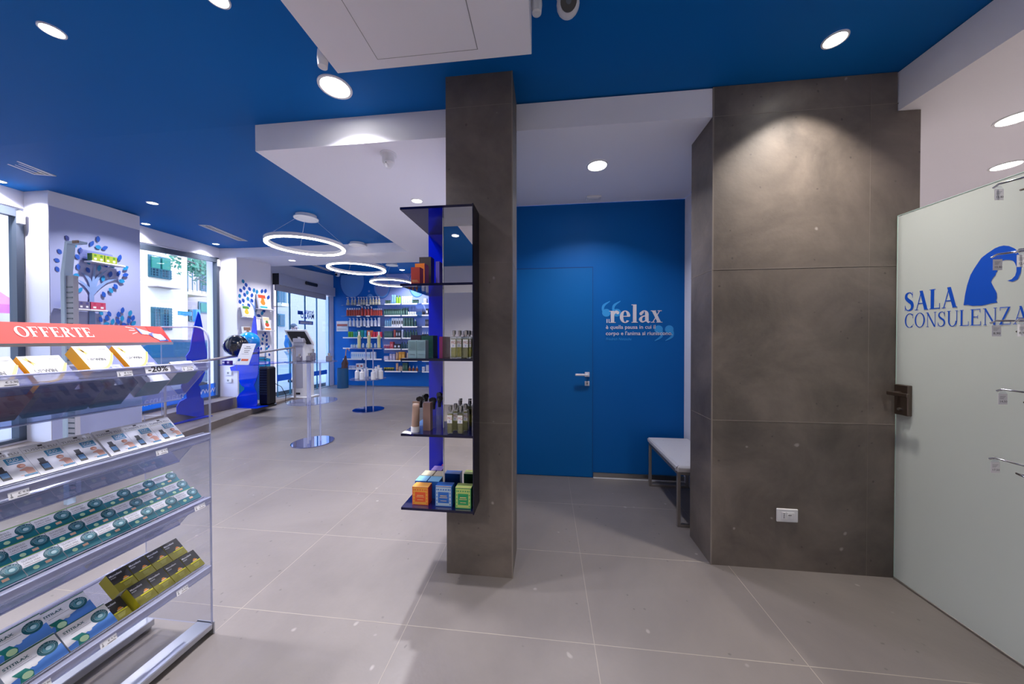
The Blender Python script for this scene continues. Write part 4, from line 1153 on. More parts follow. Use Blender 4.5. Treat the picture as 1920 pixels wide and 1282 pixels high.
def _pu(m, w_, h):
    y_ = C_('upwin_gold', '#e0b030'); nv = C_('upwin_navy', '#2f3f96')
    for (a, b, c, d) in ((-.20, .0, .0, .10), (.0, .10, .2, .24), (.2, .24, .36, .42), (.36, .42, .5, .64)): m.poly([(a * w_, -.0007, 0), (c * w_, -.0007, 0), (c * w_, -.0007, d * h), (a * w_, -.0007, b * h)], nv)
    q = _stroke([(-.5, .10), (-.15, .08), (.15, .24), (.5, .70)], [.02, .06, .08, .06], 6)
    for p_ in q: m.add([(a * w_, -.0009, b * h) for a, b in p_], [tuple(range(len(p_)))], y_)
    m.text('UP', .022, -w_ * .38, h * .40, C_('upwin_grey', '#55565c'), y=-.0012, width=w_ * .19, bold=.01); m.text('WIN', .022, -w_ * .17, h * .40, M_INK, y=-.0012, width=w_ * .32, bold=.03)
    for (a, b, c, d) in ((-.42, .70, -.22, .92), (-.34, .66, -.28, .96)):
        for p_ in _stroke([(a, d), ((a + c) / 2, (b + d) / 2), (c, b)], [.03, .06, .03], 4): m.add([(u * w_, -.0008, v * h) for u, v in p_], [tuple(range(len(p_)))], y_)
    m.box(w_ * .18, w_ * .42, -.0007, 0, h * .86, h * .90, M_GREYINK)
    for k in range(3): m.box(w_ * .12, w_ * .42, -.0010, 0, h * (.08 + .05 * k), h * (.10 + .05 * k), M_PAPER)
def tbox_mesh(name, w_, h, d, fm, fn):
    m = MB(); m.box(-w_ / 2, w_ / 2, 0, d, 0, h, M_PAPER, 0, face_mats=fm)
    if fn: fn(m, w_, h)
    return m.build(name)
def row(name, w_, h, d, fm, fn, items, group, cat='medicine box'):
    """items: list of (s, zl, up, label, extra_out)"""
    first = None
    for k, (s, zl, up_, lab, out) in enumerate(items):
        if first is None:
            first = tbox_mesh(name, w_, h, d, fm, fn); o = first
        else: o = dup(first)
        p = stand_loc(s, zl, up_, 0) + Vector((math.cos(TILT), 0, math.sin(TILT))) * out
        o.location = p; o.rotation_euler = (-TILT, 0, R(90))
        tag(o, lab, cat, group)
M_SIDEW = C_('box_side_white', '#d4d3d6')
row('medicine_box', .0815, .128, .075, {'top': M_TEAL}, print_tussive,
    [(.905 + .0825 * (k - 1) + (.005 if k > 2 else 0), TZ[1], .002, ORD[k] + ' cough syrup box from the left in its row', 0) for k in range(0, 7)][0:6], 'cough syrup boxes on the second tray of the stand')
def glab(k, r_): return ORD[k] + ' teal and white suppository box from the left, ' + ('front row', 'middle row', 'back row')[r_]
row('medicine_box', .0838, .065, .04, {'bottom': M_TEAL}, print_glic,
    [(.704 + .086 * k + (.0, .003, -.002)[r_], TZ[2], .001 + .066 * r_, glab(k, r_), (0, -.017, -.026)[r_]) for r_ in range(3) for k in range(8 if r_ < 1 else 8)],
    'teal and white suppository boxes on the third tray')
MY = C_('micro_olive', '#8a8420'); MYS = C_('micro_side', '#b0a81e')
row('medicine_box', .060, .092, .05, {'front': MY, 'left': MYS, 'right': MYS, 'top': C_('micro_black', '#33312c')}, print_micro,
    [(1.082 + .0622 * k, TZ[3], .001, ORD[k] + ' black and olive enema box from the left, front row', 0) for k in range(5)][1:] +
    [(1.125 + .0622 * k, TZ[3], .096, ORD[k] + ' black and olive enema box from the left, back row', -.002) for k in range(4)] + [(1.075, TZ[3], .001, 'olive enema box sunk lowest, beside the blue laxative boxes', -.03)],
    'black and olive enema boxes on the lowest tray')
row('medicine_box', .122, .090, .05, {'top': C_('stit_green', '#2a6a58'), 'left': C_('stit_side', '#a9b4c4')}, print_stit,
    [(.858, TZ[3], .001, 'blue and white laxative box, front row left of two', 0), (.984, TZ[3], .001, 'blue and white laxative box, front row right of two', 0),
     (.86, TZ[3], .093, 'blue and white laxative box, back row left of two', 0), (.975, TZ[3], .093, 'blue and white laxative box, back row right, partly covered', -.02),
     (.72, TZ[3], .001, 'blue and white laxative box standing in shadow left of the front pair', -.03), (.70, TZ[3], .093, 'blue and white laxative box left of the back pair', -.04)],
    'blue and white laxative boxes on the lowest tray')
row('medicine_box', .115, .085, .028, {'bottom': M_TEAL}, print_glic, [(.72, TZ[3], .001, 'teal and white box at the lower left corner of the view', .0)], 'teal box on the lowest tray')
MGD = C_('upwin_gold', '#e0b030')
row('medicine_box', .092, .132, .042, {'left': MGD, 'right': MGD, 'bottom': M_NAVY, 'top': MGD}, print_upwin,
    [(.80, TZ[0], .001, 'white and navy supplement box, leftmost, half sunk behind price rail', -.008), (.905, TZ[0], .001, 'white and navy supplement box, second from left, half sunk', -.008),
     (1.03, TZ[0], .026, 'raised gold-sided supplement box left of the two raised', .010), (1.142, TZ[0], .028, 'raised gold-sided supplement box right of the two raised', .008)],
    'gold, white and navy supplement boxes on the top tray')
M_TGR = C_('dusty_teal', '#7fb4b8')
row('medicine_box', .085, .062, .09, {'bottom': M_TGR, 'left': M_SIDEW}, lambda m, w_, h: (m.text('S', .02, -w_ * .38, h * .5, M_DTEAL, y=-.0008), m.box(0, w_ * .4, -.0006, 0, h * .8, h * .83, M_GREYINK)),
    [(1.290, TZ[0], .001, 'white carton with dusty teal base at far end of top tray', -.004), (1.200, TZ[0], .001, 'white carton with teal base just right of the raised boxes', -.055)], 'white and dusty teal cartons on the top tray')
for s_, w_, c_, lab in ((.80, .13, '#8a2a3c', 'wine red carton lying deep in the top tray at left edge'), (.955, .15, '#2b3a7a', 'navy carton lying deep in the top tray beside the wine red one'), (1.085, .09, '#5c6484', 'grey blue carton deep in the top tray behind the raised boxes')):
    row('medicine_box', w_, .055, .125, {k_: C_('carton' + c_, c_) for k_ in ('bottom', 'front', 'top', 'left', 'right')}, None, [(s_, TZ[0], .001, lab, -.052)], 'cartons lying deep in the top tray')
# -20% sign and small price labels clipped on the rails
def rail_label(s, zl, w_, h, txt, lab, big=False):
    m = MB(); m.box(-w_ / 2, w_ / 2, -.001, 0, 0, h, M_PAPER)
    if big: m.text(txt, h * .95, -w_ * .40, h * .14, M_INK, y=-.0016, width=w_ * .80, bold=.02)
    else:
        m.text(txt, h * .42, -w_ * .05, h * .45, M_INK, y=-.0016); m.box(-w_ * .1, w_ * .40, -.0014, -.001, h * .16, h * .24, M_INK)
        m.cyl((-w_ * .35, -.0014, h * .28), h * .13, .0004, M_GREYINK, 8, axis='y'); m.box(-w_ * .38, -w_ * .33, -.0014, -.001, h * .3, h * .75, M_GREYINK)
    o = m.build('price_label' if not big else 'discount_sign'); o.location = (FXX + .0055, s, zl - .032); o.rotation_euler = (R(-14), 0, R(90))
    tag(o, lab, 'price label' if not big else 'discount sign', None if big else 'price labels clipped on the stand rails')
rail_label(1.155, TZ[0] + .004, .085, .034, '-20%', 'white card reading -20% clipped on the top rail', True)
for s, k, lab in ((1.05, 0, 'price label just left of the -20% card'), (.78, 0, 'price label at the left end of the top rail'), (1.265, 0, 'price label right of the -20% card'), (1.165, 1, 'price label in the middle of the second rail'),
                (.80, 1, 'price label at left edge on the second rail'), (1.31, 2, 'price label at far end of the third rail'), (1.235, 3, 'price label under the olive boxes'), (.995, 3, 'price label under the right front laxative box'), (.835, 3, 'price label under the left front laxative box')):
    rail_label(s, TZ[k], .045 if k != 1 else .040, .022, '€ 9,90' if k else '€ 5,90', lab)

# ================================================================== SHOP FURNITURE
M_STEEL = mat('handrail_steel', '#b4acac', 0.35, .7)
# handrail along the platform edge
a = at(553, 746, 'z', .03); top = at(553, 651, 'y', a.y)
b = at(336, 683, 'x', -5.12)
t = thing('handrail', 'brushed steel handrail sloping along the platform edge in front of the shop windows', 'handrail', (a.x, a.y, .0))
m = MB(); pt = Vector((0, 0, top.z)); 
q = Vector((-5.15, 3.2, 0)); zq_ = 1.30
for it in range(60):
    v = Vector((q.x, q.y, zq_ - CAM_H)); yy = 641 - F_PX * v.dot(_u) / v.dot(_f); xx = 960 + F_PX * v.dot(_r) / v.dot(_f)
    zq_ += (yy - 683) * .002; q.y += (336 - xx) * .002
end = Vector((q.x, q.y, zq_)) - Vector((a.x, a.y, 0))
end = pt + (end - pt) * 1.07
m.tube([pt, end], .021, M_STEEL, 14); m.sphere(tuple(pt), .021, M_STEEL, 14, 8); m.build('rail', t)
m = MB(); m.tube([(0, 0, .03), pt], .021, M_STEEL, 14); m.cyl((0, 0, .0), .045, .035, M_STEEL, 18); m.build('post', t)
m = MB(); m.tube([(end.x, end.y, .12), end], .014, M_STEEL, 12); m.cyl((end.x, end.y, .12), .03, .01, M_STEEL, 18); m.build('post', t)

# two blue acrylic figure stands (flat cut-outs about 1.5 m tall with little shelves)
M_FIG = clear('blue_figure_acrylic', '#1228e0', 0.05, body=.88, body_col='#0638e0', fres=2.5)
def figure(name, pts, p0, nrm, th, label, loc):
    t = thing(name, label, 'acrylic figure', loc, 'blue acrylic cut-out figure stands')
    L = Vector(loc)
    P = [at_plane(px, py, p0, nrm) - L for px, py in pts]
    m = MB(); m.prism(P, Vector(nrm).normalized() * th, M_FIG); m.build('cut_out_body', t)
    return t, L
g1 = [(372, 584), (376, 592), (381, 618), (386, 650), (389, 664), (387, 675), (384, 700), (378, 715), (372, 722), (376, 728), (376, 744), (382, 748), (383, 783), (332, 776), (332, 762), (338, 752), (351, 746), (350, 738), (343, 733), (340, 724), (343, 715), (352, 702), (351, 690), (352, 677), (349, 668), (356, 658), (361, 630), (367, 600)]
n1 = (1.0, .10, 0)
t, L = figure('figure_stand', g1, (-5.84, 4.79, 0), n1, -.012, 'glossy blue acrylic cut-out figure stand with pointed hat in front of window', (-5.84, 4.6, .125))
m = MB(); m.box(-.02, .12, -.45, .22, 0.001, .010, M_FIG); m.build('foot_plate', t)
m = MB(); z_ = at_plane(360, 700, (-5.84, 4.79, 0), n1).z - .125; m.box(.0, .16, -.28, .08, z_, z_ + .008, M_FIG); m.build('shelf', t)
g2 = [(477, 592), (480, 594), (482, 620), (484, 640), (487, 655), (486, 670), (485, 700), (481, 713), (477, 722), (479, 729), (483, 738), (483, 758), (480, 763), (446, 764), (445, 745), (450, 738), (459, 730), (459, 726), (453, 722), (449, 714), (449, 695), (434, 695), (432, 688), (445, 684), (463, 672), (467, 664), (471, 640), (472, 628), (474, 606)]
n2v = (0, -1, 0)
t, L = figure('figure_stand', g2, (-5.78, 5.58, 0), n2v, .012, 'glossy blue acrylic cut-out figure stand with pointed hat beside the balloons', (-5.85, 5.58, .11))
m = MB(); m.box(-.14, .30, -.10, .16, 0.0, .010, M_FIG); m.build('foot_plate', t)
m = MB(); a = at(410, 683, 'y', 5.36) - L; b = at(464, 687, 'y', 5.36) - L
zsf = (a.z + b.z) / 2
a = at(410, 683, 'y', 4.78) - L; b = at(464, 687, 'y', 4.78) - L; zsf = (a.z + b.z) / 2
m.box(a.x, b.x + .12, -.80, .0, zsf, zsf + .010, M_FIG); m.build('shelf', t)
SHZ = zsf + L.z + .010
# things on that shelf
p = at(424, 678, 'y', 5.42)
for i, (px, c1, lb) in enumerate(((422, '#4a3fa8', 'small violet box on the blue figure shelf, left'), (431, '#6a3f98', 'small violet box on the blue figure shelf, right'))):
    p = at(px, 678, 'y', 4.90)
    m = MB(); m.box(-.026, .026, -.03, .03, 0, .06, C_('violet%d' % i, c1), .002); m.box(-.02, .02, -.031, -.03, .02, .045, M_PAPER)
    o = m.build('small_box'); o.location = (p.x, 4.90, SHZ + .0005); tag(o, lb, 'box', 'small violet boxes on the figure shelf')
# notice card on the shelf, leaning
m = MB()
a, b, c, d = at(440, 683, 'y', 4.79), at(466, 683, 'y', 4.79), at(480, 622, 'y', 4.85), at(455, 622, 'y', 4.85)
c = at(480, 644, 'y', 4.83); d = at(455, 644, 'y', 4.83)
dz = SHZ + .001 - a.z; 
P = [Vector((v.x, v.y, v.z + (dz if i < 2 else 0))) for i, v in enumerate((a, b, c, d))]
P[1].z = P[0].z
base = P[0].copy(); ux = (P[1] - P[0]); uy = (P[3] - P[0]); nn = ux.cross(uy).normalized()
m.prism([v - base for v in P], -nn * .003, M_PAPER)
def on_card(x, y, w_, h_, mt): m.add([tuple(ux * xx + uy * yy + nn * .001) for xx, yy in ((x, y), (x + w_, y), (x + w_, y + h_), (x, y + h_))], [(0, 1, 2, 3)], mt)
for y_, w_ in ((.84, .3), (.76, .5), (.66, .4), (.58, .3)): on_card((1 - w_) / 2, y_, w_, .025, M_INK)
on_card(.35, .18, .5, .1, C_('card_orange', '#d8643a')); on_card(.1, .17, .18, .12, C_('card_blue', '#3a6ab0')); on_card(.2, .5, .55, .015, M_GREYINK)
o = m.build('notice_card'); o.location = base; tag(o, 'white printed notice card leaning on the blue figure shelf', 'notice card')
# balloons
for px, py, r, col, lb in ((442.5, 648, .205, '#1b1e28', 'black balloon beside the blue one near the pillar'), (466, 641, .19, '#1f9be8', 'light blue balloon behind the notice card')):
    y_ = 5.015 if r > .2 else 5.40; r *= .875 if r > .2 else .93
    p = at(px, py, 'y', y_)
    t = thing('balloon', lb, 'balloon', (p.x, y_, p.z - r), 'balloons by the blue figure')
    m = MB(); m.sphere((0, 0, r * 1.04), r, mat('balloon_' + lb[:5], col, .12, coat=1), 32, 20, 1.04); m.build('skin', t)
    m = MB(); m.lathe([(.012, -.02), (.006, -.008), (1e-4, .004)], (0, 0, 0), mat('balloon_' + lb[:5], col, .12), 10); m.build('knot', t)
    m = MB(); m.tube([(0, 0, -.02), (.01, .0, -.25), (.0, .01, -(p.z - r) + SHZ)], .002, M_TRIM, 5); m.build('ribbon', t)
# black tower speaker on the platform
c = at(502, 760, 'z', .09)
t = thing('tower_fan_heater', 'slim black tower device standing on the platform beside the entrance glass', 'tower heater', (c.x, c.y, .085))
w_ = .115; hh = at(502, 687, 'y', c.y).z - .085
m = MB(); m.box(-w_, w_, -.10, .10, .03, hh, M_BLACK, .03); m.build('body', t)
m = MB(); m.cyl((0, 0, 0), .15, .03, M_BLACK, 28); m.build('base', t)
m = MB()
for k in range(16): m.box(-w_ * .8, w_ * .7, -.1035, -.10, .25 + .05 * k, .265 + .05 * k, M_GREYF)
m.build('grille', t)
m = MB(); m.box(.04, .07, -.1015, -.10, hh - .15, hh - .14, M_PAPER); m.build('badge', t)
m = MB()
p = at(525, 700, 'y', 6.2) - Vector((c.x, c.y, .085))
m.tube([(w_ + .008, .05, .45), (w_ + .10, .1, .38), (w_ + .16, .15, .2), (w_ + .1, .2, .03), (w_ + .3, .3, .01), (w_ + .55, .5, -.02), (w_ + .75, .62, -.04)], .006, M_BLACK, 6)
tag(m.build('power_cable'), 'black power cable looping from the tower device to the kiosk', 'cable').location = (c.x, c.y, .085)

# self-service kiosk
c = at(583, 746, 'z', 0)
t = thing('touchscreen_kiosk', 'white self-service kiosk with tilted screen housing seen from behind', 'kiosk', (c.x, c.y, 0))
ky = c.y
xl, xr = at(548, 700, 'y', ky).x - c.x, at(583, 700, 'y', ky).x - c.x
ztp = at(570, 640, 'y', ky).z
xq = at(573, 700, 'y', ky).x - c.x
m = MB(); m.box(xl - .02, xq + .10, -.08, .36, 0, .03, M_TRIM, .006); m.build('base_plate', t)
M_KS = mat('kiosk_grey_side', '#a9a9b8', .4)
m = MB(); m.prism([(xl, 0, .03), (xq, -.02, .03), (xq, -.02, ztp), (xl, 0, ztp)], (0, .30, 0), M_TRIM)
m.box(xl + .03, xq - .06, -.022, .0, .25, ztp - .10, M_KS); m.box(xl + .10, xl + .22, -.014, -.01, .08, .13, M_BLACK)
b_ = m.build('cabinet', t)
m = MB(); m.box(-.012, .012, -.03, -.012, ztp * .45, ztp * .55, M_BRUSH); m.build('door_lock', b_)
P = [at(533, 619, 'y', ky - .15), at(573, 619, 'y', ky - .15), at(589, 647, 'y', ky + .05), at(549, 648, 'y', ky + .05)]
P = [p - Vector((c.x, ky, 0)) for p in P]
nn = (P[1] - P[0]).cross(P[3] - P[0]).normalized()
if nn.y > 0: nn = -nn
m = MB(); m.prism(P, -nn * .035, M_TRIM)
cen = sum(P, Vector()) / 4
m.add([tuple(cen + (p - cen) * .84 + nn * .003) for p in P], [(0, 1, 2, 3)], M_BLACK)
m.build('screen_housing', t)
m = MB(); q = at(563, 637, 'y', ky - .02) - Vector((c.x, ky, 0)); m.box(q.x - .14, q.x + .14, -.10, .06, ztp - .02, q.z + .04, M_KS, .01); m.box(q.x - .06, q.x + .06, -.108, -.10, ztp + .04, q.z, M_TRIM, .005); m.build('bracket', t)

# round acrylic tables
M_DISC = mat('mirror_blue_disc', '#aab4e6', .03, 1.0)
def round_table(cx, cy, r0, z1, r1, z2, r2, label):
    t = thing('round_display_table', label, 'display table', (cx, cy, 0), 'round two-tier acrylic display tables')
    m = MB(); m.cyl((0, 0, 0.001), r0, .012, M_DISC, 48); m.build('mirror_base', t)
    m = MB(); m.cyl((0, 0, z1 - .012), r1, .012, M_DISC if r1 > .45 else M_PLATEC, 48); m.build('lower_tier', t)
    m = MB(); m.cyl((0, 0, z2 - .012), r2, .012, M_PLATEC, 48); m.build('upper_tier', t)
    m = MB()
    for k in range(3):
        a = R(30 + 120 * k); m.tube([(.09 * math.cos(a), .09 * math.sin(a), .013), (.09 * math.cos(a), .09 * math.sin(a), z2 - .012)], .012, M_PLXE, 8)
    m.build('stem', t)
    return t
M_PLATEC = clear('clear_round_plate', '#e4e8f8', .03, body=.15, body_col='#b8bede')
c = at(587, 829, 'z', 0)
zz1 = at(585, 751, 'y', c.y).z; zz2 = at(585, 677, 'y', c.y).z
TA = (c.x, c.y); round_table(c.x, c.y, .262, zz1, .305, zz2, .305, 'nearer round acrylic display table with mirrored lower tier and base')
TAZ = (zz1, zz2)
c = at(691, 768, 'z', 0)
zz1 = at(690, 709, 'y', c.y).z; zz2 = at(690, 652, 'y', c.y).z
TB = (c.x, c.y); round_table(c.x, c.y, .30, zz1, .34, zz2, .34, 'farther round acrylic display table holding white bottles and tall sprays')
TBZ = (zz1, zz2)

# small items on the tables
def flask_mesh(name, w_, h, body, cap, d=None):
    m = MB(); d = d or w_ * .5; m.box(-w_ / 2, w_ / 2, -d / 2, d / 2, 0, h * .68, body, w_ * .12); m.cyl((0, 0, h * .68), w_ * .16, h * .1, cap, 12); m.cyl((0, 0, h * .76), w_ * .22, h * .24, cap, 12)
    return m.build(name)
M_FL = clear('perfume_flask_glass', '#b8b4c0', .03, body=.4, body_col='#9a94a4')
first = None
for k, (px, py, s_, lb) in enumerate(((561, 672, .8, 'perfume flask at the left of the near round table top'), (580, 672, .9, 'perfume flask in the middle of the near round table top'), (587, 672, 1.3, 'tall perfume flask behind the middle one on the near round table'), (617, 672, .9, 'perfume flask at the right of the near round table top'))):
    if first is None: first = flask_mesh('perfume_flask', .09, .13, M_FL, M_BRUSH); o = first
    else: o = dup(first)
    yy = TA[1] - .05 + .12 * (k == 2); p = at(px, py, 'y', yy); o.location = (p.x, yy, TAZ[1] + .001); o.scale = (s_ if k != 2 else .8, s_ if k != 2 else .8, s_); tag(o, lb, 'perfume flask', 'perfume flasks on the near round table')

def bottle_mesh(name, r, h, body, cap, kind='pump', n=12):
    m = MB()
    if kind == 'pump':
        m.lathe([(r * .94, 0), (r, h * .04), (r, h * .62), (r * .8, h * .70), (r * .3, h * .75), (r * .3, h * .80)], (0, 0, 0), body, n)
        m.lathe([(r * .42, h * .78), (r * .42, h * .86), (r * .12, h * .87), (r * .12, h * .95)], (0, 0, 0), cap, n); m.box(-r * .95, r * .3, -r * .18, r * .18, h * .94, h, cap)
    elif kind == 'gourd':
        m.lathe([(r * .8, 0), (r, h * .14), (r * .9, h * .30), (r * .55, h * .40), (r * .75, h * .50), (r * .7, h * .60), (r * .3, h * .70)], (0, 0, 0), body, n)
        m.lathe([(r * .42, h * .68), (r * .42, h * .78), (r * .12, h * .80), (r * .12, h * .93)], (0, 0, 0), cap, n); m.box(-r * .95, r * .3, -r * .18, r * .18, h * .92, h, cap)
    elif kind == 'bottle':
        m.lathe([(r * .94, 0), (r, h * .04), (r, h * .72), (r * .5, h * .8)], (0, 0, 0), body, n); m.cyl((0, 0, h * .79), r * .55, h * .21, cap, n)
    elif kind == 'jar':
        m.lathe([(r * .94, 0), (r, h * .05), (r, h * .66), (r * .95, h * .68)], (0, 0, 0), body, n); m.cyl((0, 0, h * .68), r * 1.03, h * .32, cap, n)
    elif kind == 'tube':
        m.cyl((0, 0, 0), r * .8, h * .18, cap, n)
        vs = []
        for k in range(5):
            f_ = k / 4
            for i in range(n): a = 2 * PI * i / n; vs.append((r * .9 * math.cos(a), r * .9 * (1 - f_ * .92) * math.sin(a), h * .18 + h * .82 * f_))
        m.add(vs, [(k * n + i, k * n + (i + 1) % n, (k + 1) * n + (i + 1) % n, (k + 1) * n + i) for k in range(4) for i in range(n)] + [tuple(range(4 * n, 5 * n))], body, True)
    elif kind == 'box':
        m.box(-r, r, -r, r, 0, h, body, r * .04); m.box(-r * .6, r * .6, -r * 1.02, -r * .98, h * .3, h * .7, cap)
    elif kind == 'dropper':
        m.lathe([(r, 0), (r, h * .5), (r * .4, h * .58)], (0, 0, 0), body, n); m.lathe([(r * .45, h * .58), (r * .45, h * .72), (r * .2, h * .78), (r * .14, h)], (0, 0, 0), cap, n)
    return m.build(name)
gw = 'white pump bottles on the farther round table'
PW = None
for k, (px, dy, s_, lb) in enumerate(((670, -.1, 1, 'far left'), (679, -.25, 1, 'front, left of the stem'), (687, .27, 1, 'behind the stem'), (700, -.25, 1, 'front, right of the stem'), (705, .0, 1.2, 'back right, left of two'), (714, -.08, 1.1, 'far right'), (710, .25, 1.25, 'back right, right of two'))):
    if PW is None: PW = bottle_mesh('pump_bottle', .045, .2, M_PAPER, M_TRIM, 'bottle'); o = PW
    else: o = dup(PW)
    yy = TB[1] + dy * .8; p = at(px, 700, 'y', yy); o.location = (p.x, yy, TBZ[0] + .001); o.scale = (1, 1, s_); tag(o, 'white lotion bottle on the lower tier of farther table, ' + lb, 'bottle', gw)
PS = None
for k, (px, lb) in enumerate(((673.5, 'left'), (692, 'middle'), (710.5, 'right'))):
    if PS is None: PS = bottle_mesh('spray_bottle', .032, .33, C_('oil_yellow', '#c8c89a', .1), M_TRIM, 'bottle'); o = PS
    else: o = dup(PS)
    yy = TB[1] - .05; p = at(px, 650, 'y', yy); o.location = (p.x, yy, TBZ[1] + .001); tag(o, 'tall clear spray bottle on the upper tier of farther table, ' + lb, 'bottle', 'tall spray bottles on the farther round table')

# umbrella stand and umbrella, wall notice
c = at(643, 727, 'z', 0)
t = thing('umbrella_stand', 'dark teal cylindrical umbrella stand against the far blue wall', 'umbrella stand', (c.x, c.y, 0))
hh = at(643, 690, 'y', c.y).z; rr = .15
M_UST = mat('dark_teal_metal', '#1c4f7a', .45)
m = MB(); m.lathe([(rr, 0), (rr, hh), (rr - .012, hh), (rr - .012, .03), (1e-5, .03)], (0, 0, 0), M_UST, 28, caps=False); m.cyl((0, 0, 0), rr, .01, M_UST, 28); m.build('cylinder', t)
t = thing('umbrella', 'dark brown folded umbrella with curved wooden handle in the stand', 'umbrella', (c.x + .03, c.y, .04))
M_UMB = mat('umbrella_cloth', '#4a3438', .8)
hz = hh
m = MB(); m.tube([(0, 0, .0), (.03, 0, hz), (.06, 0, hz + .33)], .05, M_UMB, 10, radii=[.02, .09, .02]); 
for k in range(5):
    a = 2 * PI * k / 5; m.tube([(.03 + .05 * math.cos(a), .05 * math.sin(a), hz - .1), (.045 + .07 * math.cos(a), .07 * math.sin(a), hz + .1), (.06, 0, hz + .32)], .03, M_UMB, 6, radii=[.02, .035, .008])
m.build('canopy', t)
m = MB(); m.tube([(.06, 0, hz + .3), (.066, 0, hz + .42), (.075, 0, hz + .48)] + [(.125 - .05 * math.cos(a), 0, hz + .48 + .06 * math.sin(a)) for a in (.4, .9, 1.57, 2.2, 2.8, 3.3)], .013, C_('umbrella_wood', '#c08a6a'), 8); m.build('handle', t)
a, b = at(631, 602, 'y', 9.29), at(653, 621, 'y', 9.29)
m = MB(); m.box(a.x, b.x, 9.285, 9.299, b.z, a.z, M_PAPER)
m.box(a.x + .02, b.x - .02, 9.284, 9.2855, (a.z + b.z) / 2, (a.z + b.z) / 2 + .07, C_('notice_red', '#b8605a')); m.box(a.x + .03, b.x - .05, 9.284, 9.2855, b.z + .05, b.z + .06, M_GREYINK); m.box(a.x + .03, b.x - .05, 9.284, 9.2855, b.z + .08, b.z + .09, M_GREYINK)
tag(m.build('wall_notice'), 'white and red printed notice hung at left end of far blue wall', 'notice')

# ================================================================== FAR PRODUCT WALL
M_GSH = clear('glass_shelf', '#cfe2f6', .03, body=.25, body_col='#b8d4f4')
rowsL = [571, 591.5, 611.5, 632, 652, 672.5, 691]
rowsR = [569.5, 591, 612, 633, 653.5, 675, 695]
WY = 9.3
SD = .30
def shelfz(py): return at(700, py, 'y', WY - SD).z
bays = [(640, 720, rowsL, 'left bay'), (718, 745 + 42, rowsR, 'middle bay'), (788, 845, rowsR, 'right bay')]
SHN = ['top', 'second', 'third', 'fourth', 'fifth', 'sixth', 'bottom']
for xa, xb, rows_, nm in bays:
    A = at(xa, 600, 'y', WY - SD).x; B = at(xb, 600, 'y', WY - SD).x
    for i, py in enumerate(rows_):
        z = shelfz(py)
        t = thing('glass_wall_shelf', '%s glass shelf in the %s of the far product wall' % (SHN[i], nm), 'shelf', (A, WY - SD, z), 'glass shelves on the far wall')
        m = MB(); m.box(0, B - A - .02, 0, SD - .001, -.012, 0, M_GSH); m.build('glass_plate', t)
        if not (nm == 'left bay' and i < 3):
            m = MB(); m.box(.05, (B - A) * .48, -.006, .0, -.034, .004, M_TRIM); m.box((B - A) * .52, (B - A) - .08, -.006, .0, -.034, .004, M_TRIM); m.build('price_strip', t)
        else:
            m = MB(); m.box(.5, .62, -.006, .0, -.03, .004, M_TRIM); m.box(.8, .92, -.006, .0, -.03, .004, M_TRIM); m.build('price_strip', t)
protos = {}
def goods(rows_, i, bay, px0, px1, n_, name, cat, kind, wpx, hpx, body, cap, desc):
    """n_ alike goods standing between two pixel columns on shelf i"""
    z = shelfz(rows_[i]); yy = WY - SD + .10
    sc_ = (at(701, 600, 'y', yy) - at(700, 600, 'y', yy)).length
    r = wpx * sc_ / 2 * .95; h = hpx * sc_
    if n_ > 1: r = min(r, abs(px1 - px0) / (n_ - 1) * sc_ / 2 * .96)
    key = (name, kind, round(r, 4), round(h, 4), body, cap)
    for k in range(n_):
        px = px0 + (px1 - px0) * (k / (n_ - 1) if n_ > 1 else .5)
        p = at(px, 600, 'y', yy)
        if key not in protos: protos[key] = bottle_mesh(name, r, h, C_('g' + body, body, .35), C_('g' + cap, cap, .35), kind); o = protos[key]
        else: o = dup(protos[key])
        o.location = (p.x, yy, z + .001)
        lab = (ORD[k] + ' ' if n_ > 1 else '') + desc.replace(' of the ', ' in ') + ', %s shelf, %s of far wall' % (SHN[i], bay)
        tag(o, lab, cat, 'goods on the %s shelf of the %s' % (SHN[i], bay))
K4 = 170 / 1211
X = lambda v: 640 + v * K4
Lb, Mb, Rb = 'left bay', 'middle bay', 'right bay'
GR = '#3f5f5a'
